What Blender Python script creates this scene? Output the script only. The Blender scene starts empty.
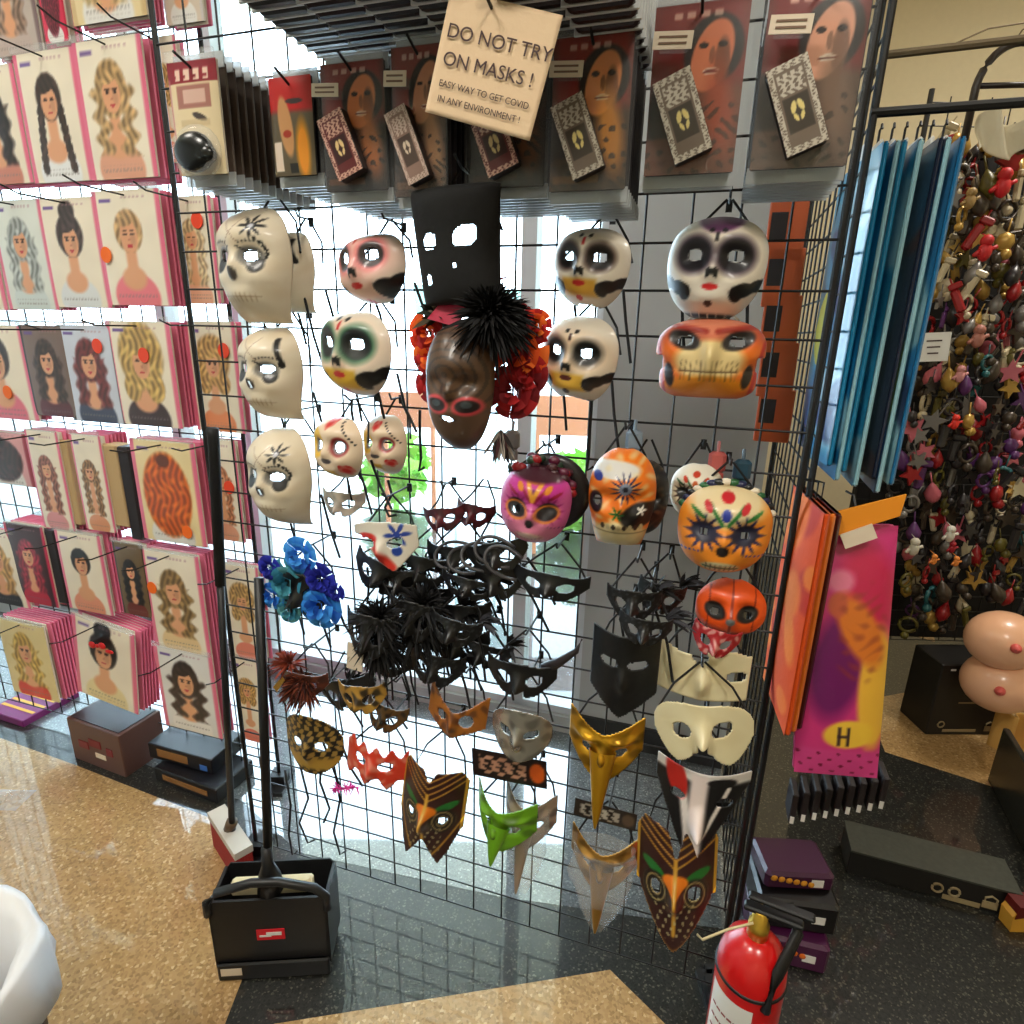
import bpy, math, random
import numpy as np
from mathutils import Vector, Matrix, Euler
random.seed(7); rng = np.random.RandomState(11)
S = bpy.context.scene; C = S.collection
# ---------------------------------------------------------------- camera
PITCH = math.radians(16.7); ROLL = math.radians(1.34); FPX = 600.0; EYE = Vector((0, 0, 1.5))
FW = Vector((0, math.cos(PITCH), -math.sin(PITCH)))
R0 = Vector((1, 0, 0)); U0 = Vector((0, math.sin(PITCH), math.cos(PITCH)))
RT = R0*math.cos(ROLL) + U0*math.sin(ROLL); UP = U0*math.cos(ROLL) - R0*math.sin(ROLL)
cd = bpy.data.cameras.new('camera'); cd.sensor_width = 36; cd.lens = 36*FPX/1024; cd.clip_start = .02
cam = bpy.data.objects.new('camera', cd); C.objects.link(cam)
m3 = Matrix((RT, UP, -FW)).transposed()
cam.matrix_world = Matrix.Translation(EYE) @ m3.to_4x4(); S.camera = cam
# ---------------------------------------------------------------- daylight, exposure
S.view_settings.view_transform = 'Standard'; S.view_settings.look = 'None'
S.view_settings.exposure = -0.08; S.view_settings.gamma = 1; S.view_settings.use_curve_mapping = False
wd = bpy.data.worlds.new('daylight'); S.world = wd; wd.use_nodes = True
bg = wd.node_tree.nodes['Background']; bg.inputs[0].default_value = (.62, .84, 1, 1); bg.inputs[1].default_value = 11
# ceiling lamps added out of view to light display fronts and far wall (panel fixtures built further down at these places)
FILL_LAMPS = [(-1.3, -.35, 3.58, 52), (.55, -1.1, 3.58, 50), (-2.1, 1.0, 3.58, 20), (2.35, 1.9, 3.58, 50)]
# ---------------------------------------------------------------- helpers
def ray(px, py): return FW + RT*((px-512)/FPX) + UP*((512-py)/FPX)
TH = math.radians(17.1)
WU = Vector((math.cos(TH), -math.sin(TH), 0)); WN = Vector((-math.sin(TH), -math.cos(TH), 0)); Z = Vector((0, 0, 1))
def onfloor(px, py, z=0.0):
    d = ray(px, py); return EYE + d*((z-EYE.z)/d.z)
W0 = onfloor(715, 1000)
def onW(px, py, off=0.0):
    d = ray(px, py); t = ((W0 + WN*off - EYE).dot(WN))/d.dot(WN); return EYE + d*t
def atY(px, py, y):
    d = ray(px, py); return EYE + d*(y/d.y)
def zc(P): return (P-EYE).dot(FW)
def lin(c):
    c = np.asarray(c, float)/255.0
    return np.where(c <= .04045, c/12.92, ((c+.055)/1.055)**2.4)
_m = {}
def mat(name, col=(128,128,128), rough=.5, metal=0, coat=0, bump=0, bscale=60, trans=0, emit=0, attr=False, var=0, alpha=1):
    if name in _m: return _m[name]
    m = bpy.data.materials.new(name); m.use_nodes = True; nt = m.node_tree; b = nt.nodes['Principled BSDF']
    l = list(lin(col))+[1]
    b.inputs['Base Color'].default_value = l; b.inputs['Roughness'].default_value = rough
    b.inputs['Metallic'].default_value = metal; b.inputs['Coat Weight'].default_value = coat
    b.inputs['Coat Roughness'].default_value = .15
    b.inputs['Transmission Weight'].default_value = trans; b.inputs['Alpha'].default_value = alpha
    if emit: b.inputs['Emission Color'].default_value = l; b.inputs['Emission Strength'].default_value = emit
    if attr:
        a = nt.nodes.new('ShaderNodeAttribute'); a.attribute_name = 'Col'; nt.links.new(a.outputs['Color'], b.inputs['Base Color'])
    n = nt.nodes.new('ShaderNodeTexNoise'); n.inputs['Scale'].default_value = bscale
    tc = nt.nodes.new('ShaderNodeTexCoord'); nt.links.new(tc.outputs['Object'], n.inputs['Vector'])
    if var and not attr:
        mx = nt.nodes.new('ShaderNodeMixRGB'); mx.inputs[1].default_value = [c*(1-var) for c in l[:3]]+[1]; mx.inputs[2].default_value = [min(1, c*(1+var)) for c in l[:3]]+[1]
        nt.links.new(n.outputs['Fac'], mx.inputs[0]); nt.links.new(mx.outputs[0], b.inputs['Base Color'])
    if bump:
        bp = nt.nodes.new('ShaderNodeBump'); bp.inputs['Strength'].default_value = bump; bp.inputs['Distance'].default_value = .002
        nt.links.new(n.outputs['Fac'], bp.inputs['Height']); nt.links.new(bp.outputs['Normal'], b.inputs['Normal'])
    _m[name] = m; return m
PRINT = mat('glossy_print', rough=.32, attr=True, coat=.5, bump=.12, bscale=25)
PAINT = mat('painted_plastic', rough=.45, attr=True, coat=.25, bump=.15, bscale=90)
MATTE = mat('matte_paint', rough=.8, attr=True, bump=.25, bscale=120)
BLACK = mat('black_wire', (9, 9, 11), .5); BLKF = mat('black_fabric', (10, 10, 12), .55, bump=.3); BLKP = mat('black_plastic', (13, 13, 15), .45)
WHITE = mat('white_plastic', (228, 226, 220), .4)
def tag(o, label, cat=None, group=None, kind=None):
    if label: o['label'] = label
    if cat: o['category'] = cat
    if group: o['group'] = group
    if kind: o['kind'] = kind
    return o
class MB:
    def __init__(s): s.v = []; s.f = []; s.c = []; s.mi = []; s.cur = 0; s.col = (1, 1, 1)
    def add(s, vs, fs, cols=None):
        k = len(s.v); s.v += [tuple(v) for v in vs]; s.f += [tuple(i+k for i in f) for f in fs]; s.mi += [s.cur]*len(fs)
        s.c += list(cols) if cols is not None else [s.col]*len(vs)
        return s
    def color(s, rgb): s.col = tuple(lin(rgb)); return s
    def box(s, c, d, M=None):
        x, y, z = [q/2 for q in d]; vs = [Vector((a*x, b*y, e*z)) for a in (-1, 1) for b in (-1, 1) for e in (-1, 1)]
        if M is not None: vs = [M @ v for v in vs]
        c = Vector(c); vs = [v+c for v in vs]
        return s.add(vs, [(0,1,3,2),(4,6,7,5),(0,4,5,1),(2,3,7,6),(0,2,6,4),(1,5,7,3)])
    def bbox(s, c, d, e=.004):      # box with chamfered vertical and horizontal edges
        x, y, z = [q/2 for q in d]; e = min(e, x*.9, y*.9, z*.9); vs = []; fs = []
        prof = [(-z, -e), (-z+e, 0), (z-e, 0), (z, -e)]
        for zz, ins in prof:
            a, b = x+ins, y+ins
            for (sx, sy) in ((-1,-1),(1,-1),(1,1),(-1,1)):
                for q in (0, 1):
                    if (sx*sy > 0) == (q == 0): vs.append((c[0]+sx*a, c[1]+sy*(b-e), c[2]+zz))
                    else: vs.append((c[0]+sx*(a-e), c[1]+sy*b, c[2]+zz))
        for i in range(3):
            for j in range(8): fs.append((i*8+j, i*8+(j+1) % 8, i*8+8+(j+1) % 8, i*8+8+j))
        fs.append(tuple(range(7, -1, -1))); fs.append(tuple(range(24, 32)))
        return s.add(vs, fs)
    def tube(s, pts, r, n=6, r2=None):
        pts = [Vector(p) for p in pts]; vs = []; fs = []; K = len(pts)
        for i, p in enumerate(pts):
            t = (pts[min(i+1, K-1)] - pts[max(i-1, 0)])
            t = t.normalized() if t.length > 1e-9 else Vector((0, 0, 1))
            a = t.cross(Vector((0, 0, 1)) if abs(t.z) < .9 else Vector((1, 0, 0))).normalized(); b = t.cross(a)
            rr = r if r2 is None else r+(r2-r)*i/(K-1)
            for j in range(n):
                q = 2*math.pi*j/n; vs.append(p + a*math.cos(q)*rr + b*math.sin(q)*rr)
        for i in range(K-1):
            for j in range(n): fs.append((i*n+j, i*n+(j+1) % n, (i+1)*n+(j+1) % n, (i+1)*n+j))
        fs.append(tuple(range(n-1, -1, -1))); fs.append(tuple((K-1)*n+j for j in range(n)))
        return s.add(vs, fs)
    def lathe(s, prof, n=24, c=(0,0,0), sx=1, sy=1):
        vs = []; fs = []; K = len(prof)
        for (r, z) in prof:
            for j in range(n):
                q = 2*math.pi*j/n; vs.append((c[0]+r*sx*math.cos(q), c[1]+r*sy*math.sin(q), c[2]+z))
        for i in range(K-1):
            for j in range(n): fs.append((i*n+j, i*n+(j+1) % n, (i+1)*n+(j+1) % n, (i+1)*n+j))
        if prof[0][0] > 1e-6: fs.append(tuple(range(n-1, -1, -1)))
        if prof[-1][0] > 1e-6: fs.append(tuple((K-1)*n+j for j in range(n)))
        return s.add(vs, fs)
    def ball(s, c, r, n=14, sc=(1,1,1)):
        K = n//2+1
        vs = []; fs = []
        for i in range(K):
            a = math.pi*i/(K-1)
            for j in range(n):
                q = 2*math.pi*j/n; vs.append((c[0]+r*sc[0]*math.sin(a)*math.cos(q), c[1]+r*sc[1]*math.sin(a)*math.sin(q), c[2]-r*sc[2]*math.cos(a)))
        for i in range(K-1):
            for j in range(n): fs.append((i*n+j, i*n+(j+1) % n, (i+1)*n+(j+1) % n, (i+1)*n+j))
        return s.add(vs, fs)
    def prism(s, poly, y0, y1):       # polygon in XZ extruded along Y
        n = len(poly); vs = [(x, y0, z) for x, z in poly] + [(x, y1, z) for x, z in poly]
        fs = [tuple(range(n)), tuple(range(2*n-1, n-1, -1))] + [(i, i+n, (i+1) % n+n, (i+1) % n) for i in range(n)]
        return s.add(vs, fs)
    def build(s, name, m, parent=None, smooth=False, solid=0):
        me = bpy.data.meshes.new(name); me.from_pydata(s.v, [], s.f)
        ms = m if isinstance(m, (list, tuple)) else [m]
        for q in ms: me.materials.append(q)
        if len(ms) > 1: me.polygons.foreach_set('material_index', s.mi)
        a = me.color_attributes.new('Col', 'FLOAT_COLOR', 'POINT')
        col = np.ones((len(s.v), 4)); col[:, :3] = np.array(s.c, float).reshape(-1, 3); a.data.foreach_set('color', col.ravel())
        if smooth: me.polygons.foreach_set('use_smooth', [True]*len(me.polygons))
        me.update()
        o = bpy.data.objects.new(name, me); C.objects.link(o)
        if parent: o.parent = parent
        if solid:
            md = o.modifiers.new('thickness', 'SOLIDIFY'); md.thickness = solid; md.offset = 1
        return o
def empty(name, loc, rot=(0,0,0)):
    o = bpy.data.objects.new(name, None); o.empty_display_size = .02; C.objects.link(o); o.location = loc; o.rotation_euler = rot; return o
def sheetmesh(mb, X, Y, Zz, col, keep=None):   # arrays (ny,nx): right, toward viewer, up
    ny, nx = X.shape; idx = np.arange(ny*nx).reshape(ny, nx)
    f = np.stack([idx[:-1,:-1], idx[:-1,1:], idx[1:,1:], idx[1:,:-1]], -1)
    if keep is not None:
        k = keep[:-1,:-1] & keep[1:,:-1] & keep[:-1,1:] & keep[1:,1:]; f = f[k]
    f = f.reshape(-1, 4); used = np.unique(f); mp = -np.ones(ny*nx, int); mp[used] = np.arange(len(used)); f = mp[f]
    V = np.stack([X.ravel(), -Y.ravel(), Zz.ravel()], -1)[used]
    mb.add(V.tolist(), f.tolist(), lin(col.reshape(-1, 3))[used].tolist()); return mb
def rotW(yaw=0, pitch=0, roll=0):
    return (math.radians(pitch), math.radians(roll), -TH+math.radians(yaw))
def dup(root, label=None, group=None, loc=None):
    r = root.copy(); C.objects.link(r)
    if loc is not None: r.location = loc
    if label: r['label'] = label
    if group: r['group'] = group
    for ch in root.children:
        c = ch.copy(); C.objects.link(c); c.parent = r
        for g in ch.children:
            d = g.copy(); C.objects.link(d); d.parent = c
    return r
# ---- painters: soft shapes on normalised coordinates
def sm(v, e): return np.clip(.5-v/(2*e), 0, 1)
def ell(x, y, cx, cy, rx, ry, a=0, e=.12):
    ca, sa = math.cos(math.radians(a)), math.sin(math.radians(a)); dx, dy = x-cx, y-cy
    u = (dx*ca+dy*sa)/rx; v = (-dx*sa+dy*ca)/ry; return sm(np.sqrt(u*u+v*v)-1, e)
def rect(x, y, x0, y0, x1, y1, e=.015): return sm(np.maximum(np.maximum(x0-x, x-x1), np.maximum(y0-y, y-y1)), e)
def flower(x, y, cx, cy, r, n=8, ph=0, e=.15):
    q = np.arctan2(y-cy, x-cx); R = r*(.62+.38*np.cos(n*q+ph)); return sm(np.hypot(x-cx, y-cy)/np.maximum(R, 1e-4)-1, e)
def line(x, y, x0, y0, x1, y1, w):
    dx, dy = x1-x0, y1-y0; t = np.clip(((x-x0)*dx+(y-y0)*dy)/(dx*dx+dy*dy), 0, 1); return sm(np.hypot(x-x0-t*dx, y-y0-t*dy)-w, w*.4)
def heart(x, y, cx, cy, r): 
    u = (x-cx)/r; v = (y-cy)/r+.2; return sm((u*u+v*v-.7)**3-u*u*v**3*1.3, .15)
def lay(c, m, col, op=1): m = (m*op)[..., None]; c[:] = c*(1-m)+np.array(col, float)*m
def nz(x, y, f, seed=0):
    return (np.sin(x*f*1.3+seed*2.1+2*np.sin(y*f*.7+seed))*np.sin(y*f*1.7+seed*1.3+1.5*np.sin(x*f*.9)))
# ================================================================ setting
def wp(a, off, z): return Vector((W0.x, W0.y, 0)) + WU*a + WN*off + Z*z
def wa(px, py, off=0): return (onW(px, py, off)-W0).dot(WU)
def floormat(name, c0, c1, c2, scale, rough, coat=1.62):
    m = mat(name, c0, rough); nt = m.node_tree; b = nt.nodes['Principled BSDF']
    b.inputs['IOR'].default_value = 1.35
    tc = nt.nodes.new('ShaderNodeTexCoord'); v = nt.nodes.new('ShaderNodeTexVoronoi'); v.inputs['Scale'].default_value = scale
    nt.links.new(tc.outputs['Object'], v.inputs['Vector'])
    r = nt.nodes.new('ShaderNodeValToRGB'); sep = nt.nodes.new('ShaderNodeSeparateColor')
    nt.links.new(v.outputs['Color'], sep.inputs[0]); nt.links.new(sep.outputs[0], r.inputs[0])
    e = r.color_ramp.elements; e[0].position = 0; e[0].color = (*lin(c0), 1); e[1].position = 1; e[1].color = (*lin(c2), 1)
    q = e.new(.55); q.color = (*lin(c1), 1); q2 = e.new(.86); q2.color = (*lin(c1), 1)
    n = nt.nodes.new('ShaderNodeTexNoise'); n.inputs['Scale'].default_value = 3; n.inputs['Detail'].default_value = 8; nt.links.new(tc.outputs['Object'], n.inputs['Vector'])
    mr = nt.nodes.new('ShaderNodeMapRange'); mr.inputs['To Min'].default_value = .72; mr.inputs['To Max'].default_value = 1.15; nt.links.new(n.outputs['Fac'], mr.inputs['Value'])
    mx = nt.nodes.new('ShaderNodeVectorMath'); mx.operation = 'SCALE'; nt.links.new(r.outputs[0], mx.inputs[0]); nt.links.new(mr.outputs[0], mx.inputs['Scale'])
    nt.links.new(mx.outputs[0], b.inputs['Base Color'])
    b.inputs['Coat Weight'].default_value = 1; b.inputs['Coat Roughness'].default_value = .03; b.inputs['Coat IOR'].default_value = coat
    return m
DARKF = floormat('dark_terrazzo', (22, 23, 22), (38, 39, 36), (92, 90, 80), 240, .35)
TANF = floormat('tan_terrazzo', (150, 118, 74), (182, 146, 96), (214, 184, 138), 150, .4)
GLAREF = floormat('window_glare_terrazzo', (70, 76, 80), (96, 104, 108), (150, 156, 156), 240, .35, 2.5)  # same dark floor, with the window's reflection put into a lighter, glossier colour
def struct(o): o['kind'] = 'structure'; return o
b = MB(); b.box((0, .8, -.05), (8, 8.4, .1)); struct(b.build('floor', DARKF))
def inlay(px, m=TANF):
    b = MB(); vs = [onfloor(q[0], q[1]) if len(q) == 2 else q for q in px]; n = len(vs)
    b.add([(v.x, v.y, .0008) for v in vs]+[(v.x, v.y, -.002) for v in vs], [tuple(range(n)), tuple(range(2*n-1, n-1, -1))]+[(i, i+n, (i+1) % n+n, (i+1) % n) for i in range(n)])
    return struct(b.build('floor', m))
inlay([(-160, 705), (0, 738), (75, 765), (215, 820), (285, 868), (225, 1024), (190, 1100), (-160, 1100)])
inlay([(275, 1024), (610, 970), (665, 1024), (725, 1090), (180, 1060)])
inlay([(865, 700), (930, 688), (1060, 700), (1080, 815), (885, 752)])
inlay([(860, 578), (925, 588), (935, 642), (862, 620)])
inlay([(-100, 690), (60, 732), (240, 800), (300, 853), (500, 897), (745, 932), wp(wa(775, 400, -.85), -.86, 0), wp(-3.4, -.86, 0)], GLAREF)  # bright reflection area behind the grid base, shaped as a paler inlay
CREAM = mat('cream_wall', (226, 214, 182), .8, bump=.1, bscale=40, var=.04)
GREYW = mat('grey_panel', (168, 172, 172), .45, bump=.05); WHITEW = mat('white_wall', (205, 208, 208), .7, var=.04)
CEIL = mat('ceiling_cream', (232, 222, 196), .85)
b = MB(); b.box((0, .8, 3.65), (8, 8.4, .1)); struct(b.build('ceiling', CEIL))
b = MB(); b.box((0, -3.35, 1.8), (8, .1, 3.6)); struct(b.build('wall_back', CREAM))
b = MB(); b.box((3.95, .8, 1.8), (.1, 8.4, 3.6)); struct(b.build('wall_right', CREAM))
b = MB(); b.box((-3.95, .8, 1.8), (.1, 8.4, 3.6)); struct(b.build('wall_left', WHITEW))
SO = -.85
MW = Matrix.Rotation(-TH, 3, 'Z')
def wbox(b, a0, a1, off0, off1, z0, z1): b.box(wp((a0+a1)/2, (off0+off1)/2, (z0+z1)/2), (abs(a1-a0), abs(off1-off0), z1-z0), MW); return b
aL = -3.3; aG = wa(598, 400, SO); aR = wa(775, 400, SO)
b = MB(); wbox(b, aL-1, aR, SO-.12, SO, 2.62, 3.6); struct(b.build('wall_front', WHITEW))
b = MB(); wbox(b, aG, aR, SO-.12, SO, 0, 2.62); struct(b.build('wall_front', GREYW))
b = MB(); wbox(b, aL-1, aG, SO-.12, SO, 0, .07); struct(b.build('wall_front', GREYW))
b = MB(); wbox(b, aR-.12, aR, SO-2.6, SO-.12, 0, 3.6); struct(b.build('wall_side', CREAM))
b = MB(); wbox(b, aR-.12, aR+4, SO-2.62, SO-2.5, 0, 3.6); struct(b.build('wall_far', CREAM))
b = MB(); wbox(b, aG, aR, SO, SO+.015, 0, .1); struct(b.build('baseboard_front', mat('dark_base', (40, 42, 44), .5)))
GLASS = mat('window_glass', (235, 245, 250), .04, alpha=.06)
MULL = mat('pale_frame', (196, 204, 208), .4)
cuts = [aL-1, aL+1.0, wa(-60, 400, SO), wa(238, 400, SO), wa(526, 300, SO), aG]
for i in range(5):
    f = MB(); a0, a1 = cuts[i], cuts[i+1]
    wbox(f, a0, a0+.025, SO-.09, SO-.02, .07, 2.62); wbox(f, a1-.025, a1, SO-.09, SO-.02, .07, 2.62)
    wbox(f, a0, a1, SO-.09, SO-.02, .07, .10); wbox(f, a0, a1, SO-.09, SO-.02, 2.58, 2.62)
    fo = struct(f.build('window_%d' % (i+1), MULL)); g = MB(); wbox(g, a0+.025, a1-.025, SO-.06, SO-.054, .10, 2.58); g.build('pane', GLASS, fo)
# outside: pale pavement, far pale building, a shrub and an orange stand
b = MB(); b.box((0, 0, 0), (40, 24, .1), MW); o = b.build('pavement', mat('pale_pavement', (225, 228, 230), .9, var=.05)); o.location = wp(0, SO-12.2, -.12); struct(o)
def shrub(P, r, label):
    b = MB(); rr = random.Random(3)
    b.tube([(0, 0, 0), (0.02, 0, r*1.2)], .03)
    for k in range(260):
        v = Vector((rr.gauss(0, 1), rr.gauss(0, 1), rr.gauss(0, 1))).normalized()*r*rr.uniform(.5, 1); v.z += r*1.3
        q = Euler((rr.uniform(0, 6), rr.uniform(0, 6), rr.uniform(0, 6))).to_matrix()
        b.add([v+q @ Vector(p) for p in ((-.05, 0, 0), (0, .02, .1), (.05, 0, 0), (0, -.02, -.1))], [(0, 1, 2, 3)])
    o = b.build('shrub', mat('leaf_green', (150, 215, 90), .7)); o.location = P; tag(o, label, 'shrub')
shrub(atY(393, 415, 5.2)*1.0+Z*(-atY(393, 415, 5.2).z-.07), .30, 'bright green shrub outside, seen through the grid left of the rose mask')
shrub(atY(575, 430, 4.6)*1.0+Z*(-atY(575, 430, 4.6).z-.07), .30, 'bright green shrub outside, seen below the yellow-cheeked skull masks')
def stand(px, py, y, col, label):
    P = atY(px, py, y); b = MB(); h = P.z+.07
    b.prism([(-.2, h-.26), (.2, h-.26), (.22, h), (-.22, h)], -.02, .02); b.tube([(-.18, 0, 0), (-.18, 0, h-.22)], .02); b.tube([(.18, 0, 0), (.18, 0, h-.22)], .02)
    o = b.build('street_sign', mat('sign_'+str(col[0])+str(col[2]), col, .5)); o.location = (P.x, P.y, -.07); tag(o, label, 'sign')
stand(408, 392, 4.5, (250, 170, 130), 'orange board standing outside left of the rose mask')
stand(566, 396, 4.0, (250, 205, 130), 'yellow-orange board standing outside below the skull masks')
stand(436, 285, 6.2, (190, 235, 232), 'pale teal board outside beside the tall black mask')
stand(518, 290, 6.0, (190, 235, 232), 'pale teal board outside right of the black top hat mask')
# added ceiling lamps, all out of view
for i, (x, y, z, w) in enumerate(FILL_LAMPS):
    o = empty('added_ceiling_light', (x, y, 3.6)); tag(o, ['added unseen square ceiling light panel left above the viewer', 'added unseen square ceiling light panel right above the viewer', 'added unseen square ceiling light panel over the wig rack', 'added unseen square ceiling light panel over the far charm rack'][i], 'lamp')
    f = MB()
    for s in (-1, 1): f.box((s*.31, 0, -.02), (.03, .65, .04)); f.box((0, s*.31, -.02), (.59, .03, .04))
    f.build('frame', WHITE, o)
    g = MB(); g.box((0, 0, -.006), (.58, .58, .01)); g.build('diffuser', mat('diffuser', (255, 244, 225), .5, emit=1.5), o)
    ld = bpy.data.lights.new('fill_light', 'AREA'); ld.shape = 'SQUARE'; ld.size = .56; ld.energy = w; ld.color = (1, .94, .84)
    lo = bpy.data.objects.new('fill_light', ld); C.objects.link(lo); lo.parent = o; lo.location = (0, 0, -.022)
# ================================================================ grid panels
SP = .0762; WR = .0022
def gridpanel(name, P0, U, width, z0, z1, label, N, cell=SP, posts=True):
    o = empty(name, P0); tag(o, label, 'grid panel')
    n = round(width/cell); a = 0; w = n*cell
    b = MB()
    for i in range(n+1):
        if 0 < i < n: b.tube([U*(i*cell)+Z*z0, U*(i*cell)+Z*z1], WR, 5)
    k = int((z1-z0)/cell)
    for j in range(k+1):
        z = z0+j*cell; q = N*(WR*1.2); b.tube([q+Z*z, U*w+q+Z*z], WR, 5)
    b.build('wire_mesh', BLACK, o)
    for e in (0, w):
        b = MB(); b.tube([U*e+Z*(z0-.0), U*e+Z*z1], .006, 8)
        if z0 < .2: b.box(U*e+Z*(z0/2), (.05, .05, z0)); b.box(U*e+N*.0+Z*.008, (.06, .12, .016))
        b.build('post', BLACK, o)
    return o
aLeft = wa(158, 120); Wd = -aLeft
n1 = round(Wd/SP); aLeft = -n1*SP
gridpanel('mask_display_grid', wp(aLeft, 0, 0), WU, n1*SP, .05, 2.45, 'wide black wire grid panel carrying the masks and makeup kits in front of the window', WN)
LOFF = -.26
gridpanel('wig_display_grid', wp(aLeft-1.95, LOFF, 0), WU, int((wa(262,500,LOFF)-aLeft+1.95)/SP)*SP, .05, 2.45, 'black wire grid panel at the left carrying the rows of wig packets', WN)
gridpanel('side_display_grid', wp(.02, -.02, 0), -WN, 8*SP, .05, 2.45, 'black wire grid panel running back from the right end of the mask grid, seen edge-on', WU, cell=SP*.8)
b = MB()
hooks_n = 0
def hook(P, length, label, group, tip=.012, parent=None, up=.0):
    """wire hook rooted on the grid behind P, reaching `length` toward the viewer"""
    b = MB(); b.tube([(0, 0, 0), (0, -length*.85, up*.6), (0, -length, up+tip)], .0022, 5)
    b.box((0, 0, -.004), (.010, .004, .018))
    o = b.build('wire_hook', BLACK); o.location = P; o.rotation_euler = (0, 0, -TH); tag(o, label, 'hook', group); return o
# ================================================================ wig packets
SKIN = (222, 160, 118)
def wig_paint(hair, style='long', shirt=(230, 226, 220), bgc=(240, 228, 206), side=(226, 110, 140), skin=SKIN, sd=0, facex=0, scale=1):
    def f(x, y, a):       # y scaled by aspect a
        c = np.zeros(x.shape+(3,)); c[:] = bgc
        lay(c, nz(x, y, 3, sd)*.5+.5, tuple(v*.95 for v in bgc), .5)
        hx, hy = facex, .24*a; k = scale*1.22
        dark = tuple(v*.45 for v in hair); lite = tuple(min(255, v*1.25+12) for v in hair)
        st = .5+.5*np.sin(x*34+3*np.sin(y*6+sd)+sd)
        def hairlay(m):
            lay(c, m, hair); lay(c, m*st, dark, .65); lay(c, m*np.clip(nz(x, y, 9, sd), 0, 1), lite, .7)
        # shoulders
        lay(c, ell(x, y, hx, -.86*a, .56*k, .46*k, e=.05), shirt); lay(c, rect(x, y, hx-.13*k, -.62*a+.0, hx+.13*k, hy-.25, .04), skin)
        lay(c, ell(x, y, hx, -.52*a, .3*k, .22*k, e=.15), skin)
        if style in ('long', 'curly', 'veil'):
            ln = 1.0 if style != 'curly' else 1.05
            hairlay(ell(x, y, hx, hy+.08, .37*k, .47*k, e=.08)); wv = .05*np.sin(y*14+sd)*(2 if style == 'curly' else 1)
            hairlay(rect(x+wv, y, hx-.44*k, -.62*a, hx-.16*k, hy+.1, .07)); hairlay(rect(x-wv, y, hx+.16*k, -.66*a, hx+.46*k, hy+.1, .07))
        elif style == 'big':
            hairlay(ell(x, y, hx, hy+.14, .56*k, .66*k, e=.1)); hairlay(ell(x, y, hx-.3*k, hy-.5*k, .22*k, .3*k)); hairlay(ell(x, y, hx+.3*k, hy-.5*k, .22*k, .3*k))
        elif style == 'braids':
            hairlay(ell(x, y, hx, hy+.1, .33*k, .42*k, e=.08))
            for s in (-1, 1):
                for q in range(7): hairlay(ell(x, y, hx+s*(.27+.02*q)*k, hy-.2-.17*q*k, .1*k, .12*k))
        elif style == 'updo':
            hairlay(ell(x, y, hx, hy+.12, .36*k, .42*k, e=.08)); hairlay(ell(x, y, hx, hy+.56*k, .22*k, .2*k))
        elif style == 'solid':
            hairlay(ell(x, y, hx, -.05*a, .6*k, .85*a*k*.8, e=.06)); lay(c, ell(x, y, hx, .62*a, .2, .16), dark)
        else: hairlay(ell(x, y, hx, hy+.08, .34*k, .38*k, e=.08))
        if style != 'solid':
            lay(c, ell(x, y, hx, hy-.04, .215*k, .30*k, e=.06), skin); lay(c, ell(x, y, hx+.09*k, hy-.1, .08, .14, e=.4), tuple(v*.82 for v in skin), .6)
            if style != 'bang': pass
            hairlay(ell(x, y, hx-.06, hy+.27*k, .22*k, .12*k, 12, e=.1))
            for s in (-1, 1):
                lay(c, ell(x, y, hx+s*.09*k, hy+.02, .055*k, .022*k), (45, 30, 28)); lay(c, ell(x, y, hx+s*.09*k, hy+.08, .07*k, .012*k), (90, 55, 40))
            lay(c, ell(x, y, hx, hy-.2*k, .07*k, .028*k), (190, 50, 60)); lay(c, ell(x, y, hx+.01, hy-.09*k, .03*k, .025*k), (190, 120, 92))
        if side is not None:
            lay(c, rect(x, y, -1.1, -9, -.86, 9), side); lay(c, rect(x, y, .88, -9, 1.1, 9), side)
            lay(c, rect(x, y, -.78, .8*a, -.42, .86*a), (90, 60, 140), .85)
        for q in range(3): lay(c, rect(x, y, -.6, -.9*a-.0+q*.055, .6, -.9*a+.02+q*.055, .008)*(np.sin(x*60+q*5) > -.4), (130, 120, 115), .55)
        lay(c, rect(x, y, -.2, .86*a, .62, .9*a)*(np.sin(x*50) > -.5), (170, 120, 130), .5)
        return c
    return f
def card(w, h, paint, n=56, bulge=.004):
    ny = max(4, int(n*h/w)); X, Y = np.meshgrid(np.linspace(-1, 1, n), np.linspace(-1, 1, ny)); a = h/w
    col = paint(X, Y*a, a); mb = MB()
    d = bulge*(1-X**4)*(1-Y**4); sheetmesh(mb, X*w/2, d, Y*h/2, col); return mb
BAG = mat('clear_bag', (235, 238, 240), .08, alpha=.16, bump=.5, bscale=18)
CARD = mat('cream_card', (226, 214, 194), .6); PINKC = mat('pink_card', (222, 112, 142), .5); DKC = mat('dark_card', (34, 26, 28), .5); GREYC = mat('grey_card', (150, 138, 124), .5)
ORS = mat('orange_sticker', (245, 110, 20), .5); RDS = mat('red_sticker', (235, 72, 40), .5); WHS = mat('white_sticker', (222, 205, 182), .6)
SLEEVE = mat('clear_sleeve', (235, 238, 240), .1, alpha=.03, bump=.2, bscale=14)
_proto = {}
def backpacket(P, rot, w, h, edge, label, grp, name='wig_packet', slots=0):
    k = (round(w, 2), round(h, 2), edge.name)
    if k in _proto:
        o = dup(_proto[k], label, grp, P); o.rotation_euler = rot; return o
    o = empty(name, P, rot); tag(o, label, 'packet', grp); b = MB(); b.bbox((0, .002, 0), (w, .006, h), .002); b.build('card', edge, o)
    b = MB(); b.bbox((0, -.0016, 0), (w*.84, .0016, h*.97), .0005); b.build('front_print', CARD if edge is not DKC else edge, o)
    _proto[k] = o; return o
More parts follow.
